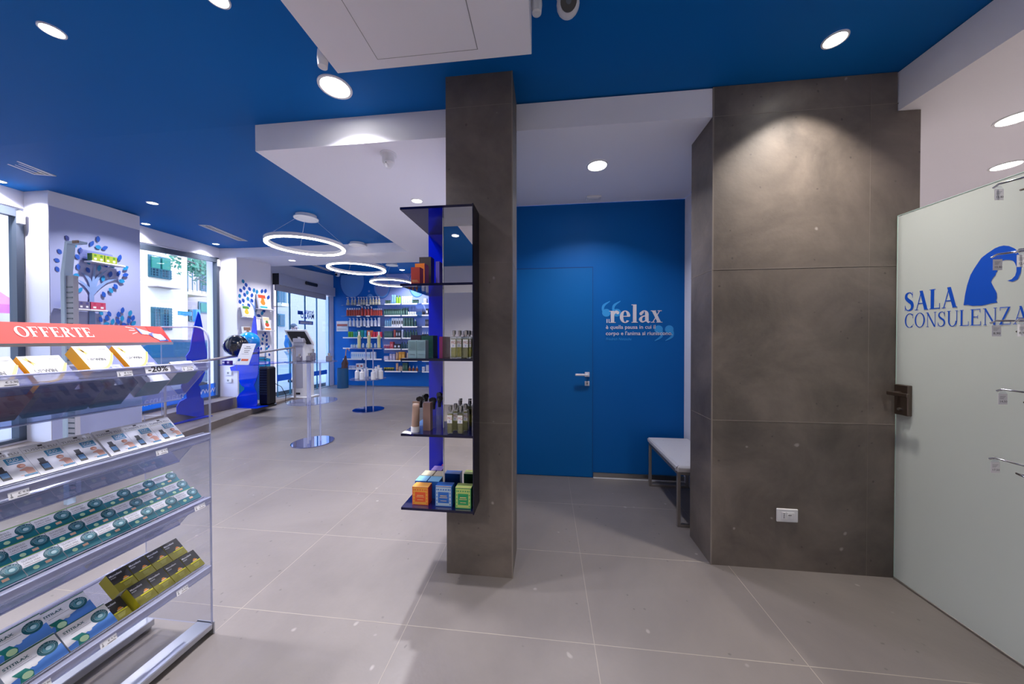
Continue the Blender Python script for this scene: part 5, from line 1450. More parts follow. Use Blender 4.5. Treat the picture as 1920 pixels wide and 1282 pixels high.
for args in [
    (rowsL, 0, Lb, X(90), X(90), 1, 'pump_bottle', 'bottle', 'gourd', 6.4, 14.5, '#c9c6bc', '#e4e4ea', 'single cream gourd-shaped pump bottle'),
    (rowsL, 0, Lb, X(146), X(186), 2, 'pump_bottle', 'bottle', 'gourd', 5.4, 14.5, '#c9c6bc', '#e4e4ea', 'cream gourd pump bottle of the next pair'),
    (rowsL, 0, Lb, X(235), X(340), 4, 'pump_bottle', 'bottle', 'gourd', 6.2, 14.5, '#c4c2ba', '#e4e4ea', 'cream gourd pump bottle of the middle four'),
    (rowsL, 0, Lb, X(390), X(505), 4, 'pump_bottle', 'bottle', 'gourd', 6.2, 15, '#cfc9b4', '#e4e4ea', 'pale gourd pump bottle of the right four'),
    (rowsL, 1, Lb, X(85), X(240), 6, 'red_bottle', 'bottle', 'bottle', 4.6, 14, '#b03a34', '#e8e4e6', 'red bottle of the left group'),
    (rowsL, 1, Lb, X(278), X(278), 1, 'red_bottle', 'bottle', 'pump', 5.6, 18, '#a8322e', '#e8e4e6', 'tallest red pump bottle'),
    (rowsL, 1, Lb, X(322), X(404), 3, 'red_bottle', 'bottle', 'pump', 5.2, 16.5, '#b03a34', '#e8e4e6', 'red pump bottle right of the tallest'),
    (rowsL, 1, Lb, X(438), X(535), 5, 'red_bottle', 'bottle', 'bottle', 3.8, 13, '#b44038', '#e8e4e6', 'small red bottle of the right group'),
    (rowsL, 2, Lb, X(118), X(455), 8, 'white_pump_bottle', 'bottle', 'pump', 5.0, 15, '#dcdce6', '#f0f0f4', 'white pump bottle'),
    (rowsL, 2, Lb, X(502), X(502), 1, 'white_tube', 'tube', 'tube', 5.4, 15.5, '#dfdde8', '#f0f0f4', 'white standing tube at the right end'),
    (rowsL, 3, Lb, X(108), X(143), 2, 'cream_jar', 'jar', 'jar', 5, 10, '#5aa832', '#78b84a', 'green jar'),
    (rowsL, 3, Lb, X(175), X(205), 2, 'cream_jar', 'jar', 'jar', 4.5, 10, '#1f9fb0', '#38aac0', 'turquoise jar'),
    (rowsL, 3, Lb, X(240), X(282), 2, 'cream_jar', 'jar', 'jar', 6, 12.5, '#128f86', '#1aa090', 'tall sea-green jar'),
    (rowsL, 3, Lb, X(321), X(321), 1, 'cream_jar', 'jar', 'jar', 4.6, 12, '#1c9ad0', '#38aae0', 'sky blue jar'),
    (rowsL, 3, Lb, X(364), X(404), 2, 'cream_jar', 'jar', 'jar', 6, 12, '#d8503a', '#e0703a', 'orange-red jar'),
    (rowsL, 3, Lb, X(438), X(525), 3, 'cream_jar', 'jar', 'jar', 6, 9.5, '#d0304a', '#d8405a', 'crimson jar'),
    (rowsL, 4, Lb, X(138), X(208), 3, 'small_bottle', 'bottle', 'bottle', 4, 7, '#d6dce6', '#2aa0d8', 'small white bottle with blue cap'),
    (rowsL, 4, Lb, X(290), X(450), 4, 'small_bottle', 'bottle', 'bottle', 4, 8, '#c8d2dc', '#e8e8f0', 'small pale bottle'),
    (rowsL, 5, Lb, X(148), X(375), 9, 'white_carton', 'box', 'box', 4.6, 11.5, '#cfd6e6', '#8fb4e0', 'white carton with pale blue print'),
    (rowsL, 5, Lb, X(412), X(448), 2, 'white_carton', 'box', 'box', 3.6, 12, '#d6d8e2', '#b8c4e0', 'slim white carton at the right end'),
    (rowsL, 6, Lb, X(125), X(170), 2, 'flat_box', 'box', 'box', 5.5, 4.5, '#c8c8e0', '#a8a8d0', 'flat lilac box'),
    (rowsL, 6, Lb, X(230), X(280), 2, 'flat_box', 'box', 'box', 7, 8.5, '#dcdce6', '#a85a5a', 'white and red carton behind the bottles'),
    (rowsR, 0, Mb, X(600), X(650), 3, 'dark_jar', 'jar', 'jar', 4, 6.5, GR, '#2a4440', 'dark green jar'),
    (rowsR, 0, Mb, X(685), X(715), 2, 'slim_tube', 'tube', 'tube', 3.4, 16, '#7fb8d0', '#5a9ac0', 'slim light blue tube'),
    (rowsR, 0, Mb, X(747), X(782), 2, 'green_bottle', 'bottle', 'bottle', 4.8, 14.5, '#7fa83a', '#4a7a2a', 'yellow-green bottle'),
    (rowsR, 0, Mb, X(818), X(935), 5, 'pale_tube', 'tube', 'tube', 4, 13, '#b8d0c4', '#dce4e0', 'pale green tube'),
    (rowsR, 0, Mb, X(965), X(1020), 3, 'dark_jar', 'jar', 'jar', 4, 6.8, GR, '#2a4440', 'dark green jar at the right end'),
    (rowsR, 1, Mb, X(585), X(810), 9, 'green_box', 'box', 'box', 3.6, 11, GR, '#5f8078', 'dark green box'),
    (rowsR, 1, Mb, X(840), X(880), 2, 'green_box', 'box', 'box', 3.6, 13, GR, '#5f8078', 'taller dark green box'),
    (rowsR, 1, Mb, X(905), X(990), 4, 'white_jar', 'jar', 'jar', 3.6, 6, '#c8d0d6', '#e0e4e8', 'white jar'),
    (rowsR, 2, Mb, X(590), X(665), 4, 'slim_bottle', 'bottle', 'bottle', 2.4, 13, '#9ac8e0', '#4a9ad0', 'slim light blue bottle'),
    (rowsR, 2, Mb, X(690), X(815), 5, 'striped_box', 'box', 'box', 3.6, 14.5, '#dcdce2', '#30303a', 'white and black box'),
    (rowsR, 2, Mb, X(845), X(950), 4, 'green_box', 'box', 'box', 4.0, 15, GR, '#5f8078', 'tall dark green box'),
    (rowsR, 2, Mb, X(990), X(990), 1, 'green_bottle', 'bottle', 'bottle', 4.2, 12, GR, '#dce4e0', 'dark green bottle at the right end'),
    (rowsR, 3, Mb, X(590), X(670), 4, 'green_box', 'box', 'box', 4.0, 11.5, GR, '#5f8078', 'dark green carton'),
    (rowsR, 3, Mb, X(712), X(712), 1, 'red_tube', 'tube', 'tube', 4.6, 14, '#a84a3f', '#8a3028', 'brick red tube'),
    (rowsR, 3, Mb, X(747), X(780), 2, 'black_box', 'box', 'box', 4, 12.5, '#33343f', '#c8c8d0', 'black and white box'),
    (rowsR, 3, Mb, X(814), X(814), 1, 'white_tube', 'tube', 'tube', 4, 14, '#c4c2d0', '#dcdce4', 'grey white tube'),
    (rowsR, 3, Mb, X(850), X(1000), 5, 'green_bottle', 'bottle', 'bottle', 4.2, 13, GR, '#2f4a44', 'dark green bottle'),
    (rowsR, 4, Mb, X(580), X(640), 3, 'pink_jar', 'jar', 'jar', 3.6, 7, '#b84a6a', '#dcb8c8', 'pink jar'),
    (rowsR, 4, Mb, X(680), X(680), 1, 'red_box', 'box', 'box', 6.5, 12, '#b8404a', '#d87a80', 'red carton'),
    (rowsR, 4, Mb, X(728), X(776), 2, 'black_box', 'box', 'box', 6, 8, '#2b2b36', '#dcdce4', 'black and white carton'),
    (rowsR, 4, Mb, X(810), X(880), 3, 'dark_bottle', 'bottle', 'bottle', 4, 11, '#2f4f5a', '#1f3038', 'dark bottle'),
    (rowsR, 5, Mb, X(610), X(610), 1, 'lilac_box', 'box', 'box', 8.5, 7, '#b8b0cc', '#d0c8dc', 'wide lilac box'),
    (rowsR, 5, Mb, X(665), X(705), 2, 'lilac_box', 'box', 'box', 4.6, 11, '#b4a8c4', '#d0c8dc', 'upright lilac box'),
    (rowsR, 5, Mb, X(743), X(743), 1, 'beige_tube', 'tube', 'tube', 4.6, 13.5, '#d0a888', '#c08a5a', 'beige tube'),
    (rowsR, 5, Mb, X(790), X(832), 2, 'amber_box', 'box', 'box', 5.6, 14.5, '#c88a32', '#dca850', 'amber box'),
    (rowsR, 5, Mb, X(880), X(900), 2, 'beige_tube', 'tube', 'tube', 3.6, 13, '#c8b09a', '#b08a6a', 'pale beige tube'),
    (rowsR, 6, Mb, X(580), X(690), 5, 'dark_jar', 'jar', 'jar', 4, 5.5, '#3a4a3a', '#c8b040', 'olive and yellow jar'),
    (rowsR, 6, Mb, X(743), X(743), 1, 'beige_tube', 'tube', 'tube', 5, 13.5, '#d0a080', '#c08a5a', 'salmon tube'),
    (rowsR, 6, Mb, X(775), X(815), 3, 'beige_bottle', 'bottle', 'bottle', 3, 9, '#c8a890', '#a87a5a', 'beige bottle'),
    (rowsR, 6, Mb, X(838), X(872), 2, 'green_box', 'box', 'box', 4.8, 14, '#2f4f42', '#4f7062', 'tall dark green carton'),
    (rowsR, 6, Mb, X(912), X(1008), 3, 'dropper_bottle', 'bottle', 'dropper', 4.6, 9, '#8a4a2a', '#d8c8b8', 'amber dropper bottle'),
    (rowsR, 0, Rb, X(1128), X(1128), 1, 'white_carton', 'box', 'box', 5.5, 8.5, '#d8d8e2', '#b8b8c8', 'white carton'),
    (rowsR, 1, Rb, X(1090), X(1112), 2, 'dark_bottle', 'bottle', 'dropper', 3, 11, '#2b2b3a', '#1a1a20', 'dark dropper bottle'),
    (rowsR, 1, Rb, X(1150), X(1150), 1, 'framed_box', 'box', 'box', 4.6, 11, '#3a3a48', '#dcdce4', 'dark framed box'),
    (rowsR, 2, Rb, X(1135), X(1158), 2, 'black_box', 'box', 'box', 3.6, 12, '#2b2b3a', '#8a8a9a', 'black carton'),
    (rowsR, 3, Rb, X(1052), X(1052), 1, 'black_box', 'box', 'box', 4, 4.5, '#14141c', '#44444c', 'low black box'),
    (rowsR, 3, Rb, X(1090), X(1150), 3, 'dark_bottle', 'bottle', 'dropper', 4.4, 11, '#33333f', '#dcdce4', 'round dark bottle with pale dropper'),
    (rowsR, 6, Rb, X(1100), X(1100), 1, 'white_carton', 'box', 'box', 5, 7.5, '#cfcfde', '#b0b0c4', 'white carton'),
    (rowsR, 6, Rb, X(1140), X(1160), 2, 'white_pump_bottle', 'bottle', 'pump', 4.4, 14, '#dcdce6', '#2b2b36', 'white bottle with dark cap')]:
    goods(*args)

# white counter-top frame shelf at the top right of the far wall is left to the glass shelves above

# ================================================================== PILLAR DECALS AND SHELVES
M_LF1 = C_('leaf_royal', '#1450b4', .6); M_LF2 = C_('leaf_cyan', '#1287bf', .6); M_LF3 = C_('trunk_pale_blue', '#7f9cd0', .6); M_HILL = C_('hill_blue', '#1660c0', .6)
def leafs(mb, X_, ox, oy, k_, lst, L_):
    """L_ = leaf length in photo pixels; the leaves are flat vinyl on the wall plane x = X_"""
    for q_, (zx, zy, a, mt) in enumerate(lst):
        cx, cy = ox + zx * k_, oy + zy * k_
        pts = [(k / 9 - .5, .31 * math.sin(PI * k / 9) ** .75) for k in range(10)]
        out = pts + [(u, -v) for u, v in pts[::-1][1:-1]]
        ca, sa = math.cos(R(a)), math.sin(R(a))
        vs = []
        for u, v in out:
            p = at(cx + (u * ca - v * sa) * L_, cy - (u * sa + v * ca) * L_, 'x', X_ + .0001 * (q_ % 3)); vs.append(tuple(p))
        mb.add(vs, [tuple(range(len(out)))], mt)
# near pillar tree (surface plane x)
XP = -5.462
kk = 160 / 1140
m = MB()
A_, B_ = M_LF1, M_LF2
leafs(m, XP, 100, 430, kk, [(185, 115, 120, M_NAVY), (290, 205, 115, B_), (600, 128, 95, A_), (516, 190, 60, A_), (690, 248, 20, A_), (602, 236, 160, B_), (85, 295, 130, A_), (232, 275, 110, A_), (365, 280, 95, A_), (322, 365, 130, A_), (888, 378, 75, A_),
      (235, 405, 115, B_), (50, 412, 150, A_), (468, 433, 120, B_), (700, 470, 120, A_), (795, 487, 170, B_), (968, 517, 30, B_), (335, 500, 105, A_), (614, 518, 80, B_), (465, 543, 120, A_), (210, 525, 150, A_), (55, 530, 120, A_),
      (764, 600, 75, A_), (872, 587, 60, A_), (965, 608, 10, A_), (308, 612, 170, B_), (666, 655, 80, B_), (210, 638, 160, A_), (915, 690, 165, B_), (252, 748, 20, A_), (833, 762, 125, A_), (360, 810, 50, B_), (770, 815, 130, B_), (675, 868, 115, A_),
      (925, 1080, 80, A_), (637, 1113, 130, B_), (748, 1127, 120, A_), (870, 1138, 85, A_), (1027, 1118, 70, B_), (714, 1186, 115, A_), (632, 1202, 120, A_), (921, 1190, 85, B_), (1064, 1185, 70, A_), (793, 1232, 80, B_), (862, 1228, 110, A_), (1006, 1220, 90, A_), (710, 1262, 10, B_), (950, 1275, 150, A_), (1073, 1255, 45, B_)], 12.0)
_pc = [0]
def PP(zx, zy, X_=None): return at(100 + zx * kk, 430 + zy * kk, 'x', XP + .0004 + .0003 * _pc[0])
for pts, ws in ((((320, 668), (400, 720), (480, 800), (515, 860)), (4, 30, 45, 50)), (((370, 575), (440, 620), (500, 720), (520, 860)), (4, 30, 45, 50)), (((558, 450), (548, 560), (535, 700), (520, 860)), (3, 25, 40, 55)),
                ((((725, 540)), (630, 610), (570, 700), (535, 860)), (4, 35, 50, 40)), (((850, 665), (730, 690), (610, 770), (530, 860)), (4, 30, 50, 40)), (((512, 860), (515, 960), (520, 1100), (520, 1500)), (65, 65, 75, 95))):
    _pc[0] += 1
    for q_ in _stroke([(a, -b) for a, b in pts], ws, 5): m.add([tuple(PP(u, -v)) for u, v in q_], [tuple(range(4))], M_LF3)
tag(m.build('tree_decal'), 'blue tree decal with scattered leaves on side of the near pillar', 'wall decal')
XQ = -6.103
k6 = 200 / 1165; kz4 = 1 / 4.571
m = MB()
leafs(m, XQ, 240, 360, kz4, [(987, 765, 110, B_), (1012, 795, 110, A_), (995, 823, 105, A_), (1042, 830, 115, A_), (1080, 842, 90, B_), (966, 843, 120, A_), (1105, 855, 90, B_), (1148, 850, 80, A_), (1178, 848, 80, A_), (1022, 862, 95, B_), (958, 890, 100, B_), (1000, 880, 110, A_), (1062, 885, 85, A_), (1203, 903, 70, A_), (1028, 915, 100, B_),
      (1062, 930, 120, A_), (988, 930, 110, A_), (960, 940, 110, A_), (1035, 970, 120, A_), (985, 978, 90, B_), (1165, 1015, 110, A_), (1150, 1038, 80, B_), (1120, 1058, 160, A_)], 8.6)
leafs(m, XQ, 360, 560, k6, [(800, 378, 90, A_), (778, 400, 110, A_), (816, 412, 80, A_), (770, 440, 100, B_), (815, 452, 80, A_), (768, 488, 110, A_), (818, 498, 90, A_), (738, 508, 95, B_), (838, 522, 75, A_), (755, 545, 90, A_), (818, 542, 80, B_), (845, 610, 100, A_)], 6.2)
def PQ(zx, zy): return at(360 + zx * k6, 560 + zy * k6, 'x', XQ + .001)
m.add([tuple(PQ(*q)) for q in ((515, 900), (560, 760), (640, 690), (720, 640), (790, 640), (857, 655), (857, 1095), (515, 1115))], [tuple(range(8))], C_('hill_cyan', '#1c8fc8', .6))
m.add([tuple(at(360 + q[0] * k6, 560 + q[1] * k6, 'x', XQ + .003)) for q in ((600, 1110), (640, 920), (700, 830), (770, 770), (857, 735), (857, 1095))], [tuple(range(6))], M_HILL)
for pts, ws in ((((800, 470), (803, 580), (800, 650), (800, 760)), (3, 14, 18, 20)), (((690, 0), (690, 60), (690, 110), (692, 190)), (10, 18, 22, 26)), (((620, 10), (650, 50), (675, 90), (690, 140)), (6, 14, 18, 20)), (((770, 60), (735, 90), (705, 120), (690, 160)), (6, 16, 20, 20))):
    for q_ in _stroke([(a, -b) for a, b in pts], ws, 4): m.add([tuple(PQ(u, -v)) for u, v in q_], [tuple(range(4))], M_LF3)
tag(m.build('tree_decal'), 'blue tree decal with round hills on side of the far pillar', 'wall decal')

# pillar shelves with packs: (pillar x, left px,py, right px,py, label)
def wall_shelf(X_, a, b, dep, label, back=None):
    A = at(a[0], a[1], 'x', X_ + dep); B = at(b[0], b[1], 'x', X_ + dep); z = (A.z + B.z) / 2
    t = thing('wall_shelf', label, 'shelf', (X_, A.y, z), 'small white shelves on the pillars')
    m = MB(); m.box(.001, dep, 0, B.y - A.y, -.018, 0, M_TRIM, .003); m.build('shelf_board', t)
    if back:
        m = MB(); m.box(.001, .006, -.03, B.y - A.y - .05, 0, back, M_PLATEC); m.build('back_plate', t)
    return A.y, B.y, z
def pack(name, X_, y0, y1, z, h, d, dep, c1, c2, label, group, lean=0, art=None):
    m = MB(); W_ = y1 - y0
    m.box(-W_ / 2, W_ / 2, 0, d, 0, h, c1, 0, face_mats={'front': c2 if art is None else c1})
    if art:
        m.box(-W_ * .45, W_ * .45, -.001, 0, h * .72, h * .96, art[0]); m.cyl((0, -.0015, h * .42), W_ * .30, .002, art[1], 16, axis='y'); m.cyl((W_ * .05, -.0022, h * .62), W_ * .20, .002, art[2], 14, axis='y'); m.box(-W_ * .45, W_ * .45, -.001, 0, h * .03, h * .16, art[3])
    else:
        for k in range(2): m.cyl((-W_ * .25 + W_ * .5 * k, -.001, h * .75), min(W_, h) * .14, .001, c1, 10, axis='y'); m.box(-W_ * .35 + W_ * .5 * k, -W_ * .15 + W_ * .5 * k, -.001, 0, h * .15, h * .4, M_PAPER)
    o = m.build(name); o.location = (X_ + dep - .008 if not lean else X_ + dep - .03, (y0 + y1) / 2, z + .001); o.rotation_euler = (-lean, 0, R(90))
    tag(o, label, 'pack', group)
CG = C_('pack_green', '#3f7a1c'); CY = C_('pack_lime', '#8c9c2a'); CB = C_('pack_blue', '#1a4fb4'); CVI = C_('pack_mixed', '#4a4a88'); CR = C_('pack_crimson', '#b82a50')
y0, y1, z = wall_shelf(-5.462, (173, 486), (236, 500), .12, 'upper white shelf on the near pillar holding green packs', .13)
gpk = 'food packs on the near pillar shelves'
W_ = (y1 - y0)
pack('tea_pack', -5.462, y0 + .005, y0 + W_ * .36, z, .085, .07, .12, CG, CY, 'green and yellow pack, left one on upper pillar shelf', gpk)
pack('tea_pack', -5.462, y0 + W_ * .38, y0 + W_ * .74, z, .085, .07, .12, CG, CY, 'green and yellow pack, right one on upper pillar shelf', gpk)
y0, y1, z = wall_shelf(-5.462, (126, 575), (203, 583), .12, 'lower white shelf on the near pillar holding blue and crimson packs')
W_ = (y1 - y0)
pack('tea_pack', -5.462, y0 + W_ * .0, y0 + W_ * .26, z, .085, .07, .12, CB, CB, 'royal blue pack on lower pillar shelf', gpk)
pack('tea_pack', -5.462, y0 + W_ * .27, y0 + W_ * .55, z, .085, .07, .12, CVI, C_('pack_mix2', '#6a6488'), 'blue and beige patterned pack on lower pillar shelf', gpk)
pack('tea_pack', -5.462, y0 + W_ * .57, y0 + W_ * .95, z, .085, .07, .12, CR, C_('pack_crim2', '#c04868'), 'crimson pack on lower pillar shelf', gpk)
arts = [(C_('toy_red', '#c84a2a'), C_('toy_orange', '#e0802a'), C_('toy_orange', '#e0802a'), C_('toy_teal', '#2a9aa8')), (C_('toy_green', '#4a8a3a'), C_('toy_yellow', '#dcb82a'), C_('toy_yellow', '#dcb82a'), C_('toy_cream', '#dccfa8')), (C_('toy_cream', '#dccfa8'), C_('toy_red', '#c84a2a'), C_('toy_green', '#4a8a3a'), C_('toy_orange', '#e0802a')), (C_('toy_brown', '#8a6a5a'), C_('toy_grey', '#9a94a0'), C_('toy_brown', '#8a6a5a'), C_('toy_cream', '#dccfa8'))]
gty = 'toy packs on the far pillar shelves'
for (a, b, ta, tb, py_t, art, lb) in (((490, 576), (517, 582), 487, 502, 550, 0, 'orange character toy pack on the upper right pillar shelf'), ((463, 592), (491, 597), 457, 470, 572, 1, 'yellow toy pack on the left pillar shelf'), ((492, 617), (517, 621), 496, 508, 593, 2, 'red and green toy pack on the lower right pillar shelf')):
    y0, y1, z = wall_shelf(XQ, a, b, .14, 'white shelf on the far pillar under the ' + lb.split(' on ')[0])
    A = at(ta, 600, 'x', XQ + .1).y; B = at(tb, 600, 'x', XQ + .1).y; h_ = at(ta, py_t, 'x', XQ + .1).z - z
    pack('toy_pack', XQ, A, B, z, max(h_, .15), .04, .14, M_PAPER, M_PAPER, lb, gty, R(12), arts[art])
y0, y1, z = wall_shelf(XQ, (450, 635), (478, 641), .14, 'white shelf on the far pillar holding the brown picture pack')
pack('toy_pack', XQ, at(458, 620, 'x', XQ + .1).y, at(472, 620, 'x', XQ + .1).y, z, .28, .04, .14, M_PAPER, M_PAPER, 'brown and grey picture pack behind the blue balloon', gty, R(8), arts[3])

# anti-theft gate behind the stand
c0 = at(118, 600, 'y', 2.3); 
t = thing('security_gate', 'slim pale blue security gate with perforated panel standing by the near pillar', 'security gate', (c0.x, 2.3, 0))
zt_ = at(123, 452, 'y', 2.3).z; zm = at(120, 512, 'y', 2.3).z
M_GATE = mat('gate_pale_blue', '#b4cbe4', .35)
xw = at(135, 500, 'y', 2.3).x - at(113, 500, 'y', 2.3).x
m = MB(); m.prism([(-.02, 0, 0), (.02, 0, 0), (.02, 0, zm), (.055, 0, zt_ - .02), (.055 + xw, 0, zt_ - .02), (.055 + xw, 0, zt_), (.03, 0, zt_), (-.02, 0, zm)], (0, .05, 0), M_GATE); m.build('frame', t)
m = MB(); m.box(.02, .02 + xw * .62, .01, .04, .1, zm - .02, M_KS); 
for k in range(40): m.box(.025, .015 + xw * .6, .008, .0105, .12 + .03 * k * (zm - .2) / 1.2, .132 + .03 * k * (zm - .2) / 1.2, M_GREYF)
m.build('perforated_panel', t)
m = MB(); m.box(.055 + xw * .5, .055 + xw, -.006, .0, zt_ - .022, zt_ + .002, C_('copper_tip', '#8a5f45')); m.build('end_cap', t)

# small white boxes (detectors) at the window heads, wall sockets on the far pillar
for px, py, yy, lb in ((39, 408, 2.86, 'small white contact sensor at corner of the left window'), (409, 493, 5.53, 'small white contact sensor at corner of the far window')):
    p = at(px, py, 'y', yy); m = MB(); m.box(-.03, .03, -.02, .02, -.07, .07, M_TRIM, .006); m.box(-.004, .004, -.0215, -.02, .02, .03, M_GREYINK)
    o = m.build('contact_sensor'); o.location = p; tag(o, lb, 'sensor', 'contact sensors by the windows')
for px, py, lb in ((429.5, 699, 'upper white socket plate on the far pillar'), (429.5, 713, 'lower white socket plate on the far pillar')):
    p = at(px, py, 'y', 5.59)
    t = thing('wall_socket', lb, 'wall socket', (p.x, 5.59, p.z), 'socket plates on the far pillar')
    m = MB(); m.box(-.065, .065, -.012, 0, -.045, .045, M_TRIM, .004); m.build('plate', t)
    m = MB(); m.cyl((-.01, -.0135, 0), .022, .002, M_GREYINK, 14, axis='y'); m.build('insert', t)

# ================================================================== ENTRANCE DOOR
ya_, yb_ = 7.10, 9.06
XD = -6.7
t = MB(); A = at(508, 511, 'x', -6.5)
HZ0, HZ1 = 2.72, 2.95
a = at(523, 512, 'x', -6.52); HZ1 = a.z; b = at(523, 533, 'x', -6.52); HZ0 = b.z; HY0 = a.y
c = at(628.5, 540, 'x', -6.52); HY1 = c.y; HZ1b = c.z
D = thing('door_2', 'x', 'x'); del D['label']; del D['category']; struct(D); D.location = (XD, HY0, 0)
def DV(mb): mb.M = Matrix.Translation(-Vector((XD, HY0, 0))); return mb
M_HEAD = mat('anodised_header', '#c4c4ce', .4, .1)
m = DV(MB()); z1e, z0e = HZ1b, HZ1b - (HZ1 - HZ0) * .95
m.prism([(-6.52, HY0, HZ0), (-6.52, HY1, z0e), (-6.52, HY1, z1e), (-6.52, HY0, HZ1)], (-.17, 0, 0), M_HEAD)
m.build('operator_header', D)
m = DV(MB()); m.box(-6.69, -6.52, HY0 - .004, HY0, HZ0, HZ1, M_BLACK); m.build('end_cap', D)
m = DV(MB()); p = at(583, 531, 'x', -6.51); m.box(-6.52, -6.46, p.y - .22, p.y + .22, p.z - .07, p.z + .02, M_BLACK, .02); m.build('motion_sensor', D)
m = DV(MB()); m.prism([(-6.60, HY0, HZ0 - .14), (-6.60, HY1 - .3, z0e - .14), (-6.60, HY1 - .3, z0e), (-6.60, HY0, HZ0)], (-.05, 0, 0), M_KS); m.build('track_cover', D)
M_GL2 = clear('door_glass', '#dff1fb', .01)
M_GED = mat('door_glass_edge', '#4a8ab0', .2)
edges = [(519, 543.5), (543.5, 572), (572, 594), (594, 617)]
for k, (pa, pb) in enumerate(edges):
    xx = XD + .06 - .03 * (k in (1, 2))
    A = at(pa, 640, 'x', xx).y; B = at(pb, 640, 'x', xx).y
    m = DV(MB()); m.box(xx - .005, xx + .005, A, B, .012, HZ0 - .05, M_GL2); pn = m.build('glass_panel', D)
    m = DV(MB()); m.box(xx - .008, xx + .008, A, A + .02, .012, HZ0 - .05, M_GED); m.box(xx - .008, xx + .008, B - .02, B, .012, HZ0 - .05, M_GED); m.build('panel_edge', pn)
m = DV(MB()); m.box(XD - .04, XD + .09, 7.10, 9.06, 0.0, .012, M_BRUSH); m.build('threshold', D)
# logo with mirrored lettering and blue stripes on the door glass
m = MB(); X_ = XD + .075
p0 = at(560, 604, 'x', X_); p1 = at(587, 604, 'x', X_); zz_ = p0.z; hL = .10
m.box(X_, X_ + .001, p0.y, p1.y, zz_ - hL / 2, zz_ + hL / 2, M_LOGO)
def mirrored(txt, ya, yb, z, size, mt, serif_=False):
    s_ = MB(); s_.text(txt, size, 0, 0, mt, width=abs(yb - ya), bold=.02)
    m.add([(X_ + .003, yb - x, z + zz) for x, y, zz in s_.v], s_.f, mt)
mirrored('BENESSERE', p0.y + .05, p1.y - .05, zz_ - .03, .085, M_PAPER)
a = at(564, 596, 'x', X_); b = at(589, 596, 'x', X_); mirrored('MARZO', a.y, b.y, a.z, .22, M_LOGO)
a = at(572, 586, 'x', X_); b = at(588, 586, 'x', X_); mirrored('farmacia', a.y, b.y, a.z, .13, M_LOGO)
a = at(558, 582, 'x', X_); b = at(568, 590, 'x', X_); m.box(X_, X_ + .001, a.y, b.y, b.z, a.z, M_LOGO)
tag(m.build('door_lettering'), 'mirrored blue shop lettering on the glass entrance door', 'door lettering')
for (pa, pb, ya0, h_, lb) in ((519, 546, 705, .16, 'blue safety stripe low on the left leaf of the glass entrance door'), (584, 613, 697, .13, 'blue safety stripe low on the right leaf of the glass entrance door')):
    m = MB(); a = at(pa, ya0 + 4, 'x', X_); b = at(pb, ya0, 'x', X_)
    m.box(X_ + .002, X_ + .003, a.y, b.y, (a.z + b.z) / 2 - h_ / 2, (a.z + b.z) / 2 + h_ / 2, C_('stripe_blue', '#1b5fd8'))
    tag(m.build('door_stripe'), lb, 'door stripe')

# ================================================================== STREET OUTSIDE
M_FAC = mat('facade_cream', '#bdb29c', .9); M_FAC2 = mat('facade_pinkish', '#968882', .9); M_ASPH = mat('street_asphalt', '#74777c', .9)
M_SHUT = mat('green_shutter', '#07604c', .6); M_WGL = mat('dark_window_glass', '#12303a', .15); M_WFR = mat('teal_frame', '#174c56', .5)
m = MB(); m.box(-60, -6.86, -40, 60, -.2, -.02, M_ASPH); struct(m.build('street'))
m = MB(); m.prism([(FX(-12) - .14, -12, 0), (FX(7.0) - .14, 7.0, 0), (-6.84, 7.1, 0), (-6.84, 30, 0), (-8.6, 30, 0), (-9.2, -12, 0)], (0, 0, .10), mat('pavement', '#918f92', .9)); struct(m.build('pavement'))
FCX = -13.0
t = thing('house', 'cream apartment house across the street with green shuttered window', 'building', (FCX, 6, 0))
T1 = Vector((FCX, 6, 0))
def HV(mb): mb.M = Matrix.Translation(-T1); return mb
yv = at(343, 500, 'x', FCX).y
m = HV(MB()); m.box(FCX - 6, FCX, -14, yv, -.02, 10, M_FAC); m.build('front_wall', t)
kw = 170 / 948
def W(zx, zy, X_=FCX): return at(250 + zx * kw, 410 + zy * kw, 'x', X_)
def hwin(zx0, zy0, zx1, zy1, shutter, bars=True):
    a = W(zx0, zy0); b = W(zx1, zy1)
    f = HV(MB()); f.box(FCX, FCX + .04, a.y, b.y, b.z, a.z, M_WFR); fo = f.build('window', t)
    g = HV(MB()); ym = (a.y + b.y) / 2; w_ = (b.y - a.y); hh = a.z - b.z
    g.box(FCX + .04, FCX + .05, a.y + .06, ym - .04, b.z + .06, a.z - .06, M_WGL); g.box(FCX + .04, FCX + .05, ym + .04, b.y - .06, b.z + .06, a.z - .06, M_WGL); g.build('pane', fo)
    if shutter:
        s = HV(MB()); s.box(FCX + .05, FCX + .09, a.y + .05, ym - .03, a.z - hh * .58, a.z - .05, M_SHUT); s.box(FCX + .05, FCX + .09, ym + .03, b.y - .05, a.z - hh * .58, a.z - .05, M_SHUT); s.build('shutter', fo)
    if bars:
        s = HV(MB())
        for k in range(7): yy = a.y + w_ * (k + .5) / 7; s.box(FCX + .10, FCX + .115, yy - .007, yy + .007, b.z, b.z + hh * (.42 if shutter else 1), M_WFR)
        for k in range(4 if shutter else 8): zz = b.z + hh * (k + .5) / (9 if shutter else 8); s.box(FCX + .10, FCX + .115, a.y, b.y, zz - .006, zz + .006, M_WFR)
        s.build('window_grille', fo)
hwin(150, 370, 383, 640, True); hwin(182, 920, 388, 1165, False)
a = W(150, 700); b = W(392, 740)
m = HV(MB()); m.box(FCX, FCX + .4, a.y, b.y, b.z, a.z, M_FAC2); m.build('flower_ledge', t)
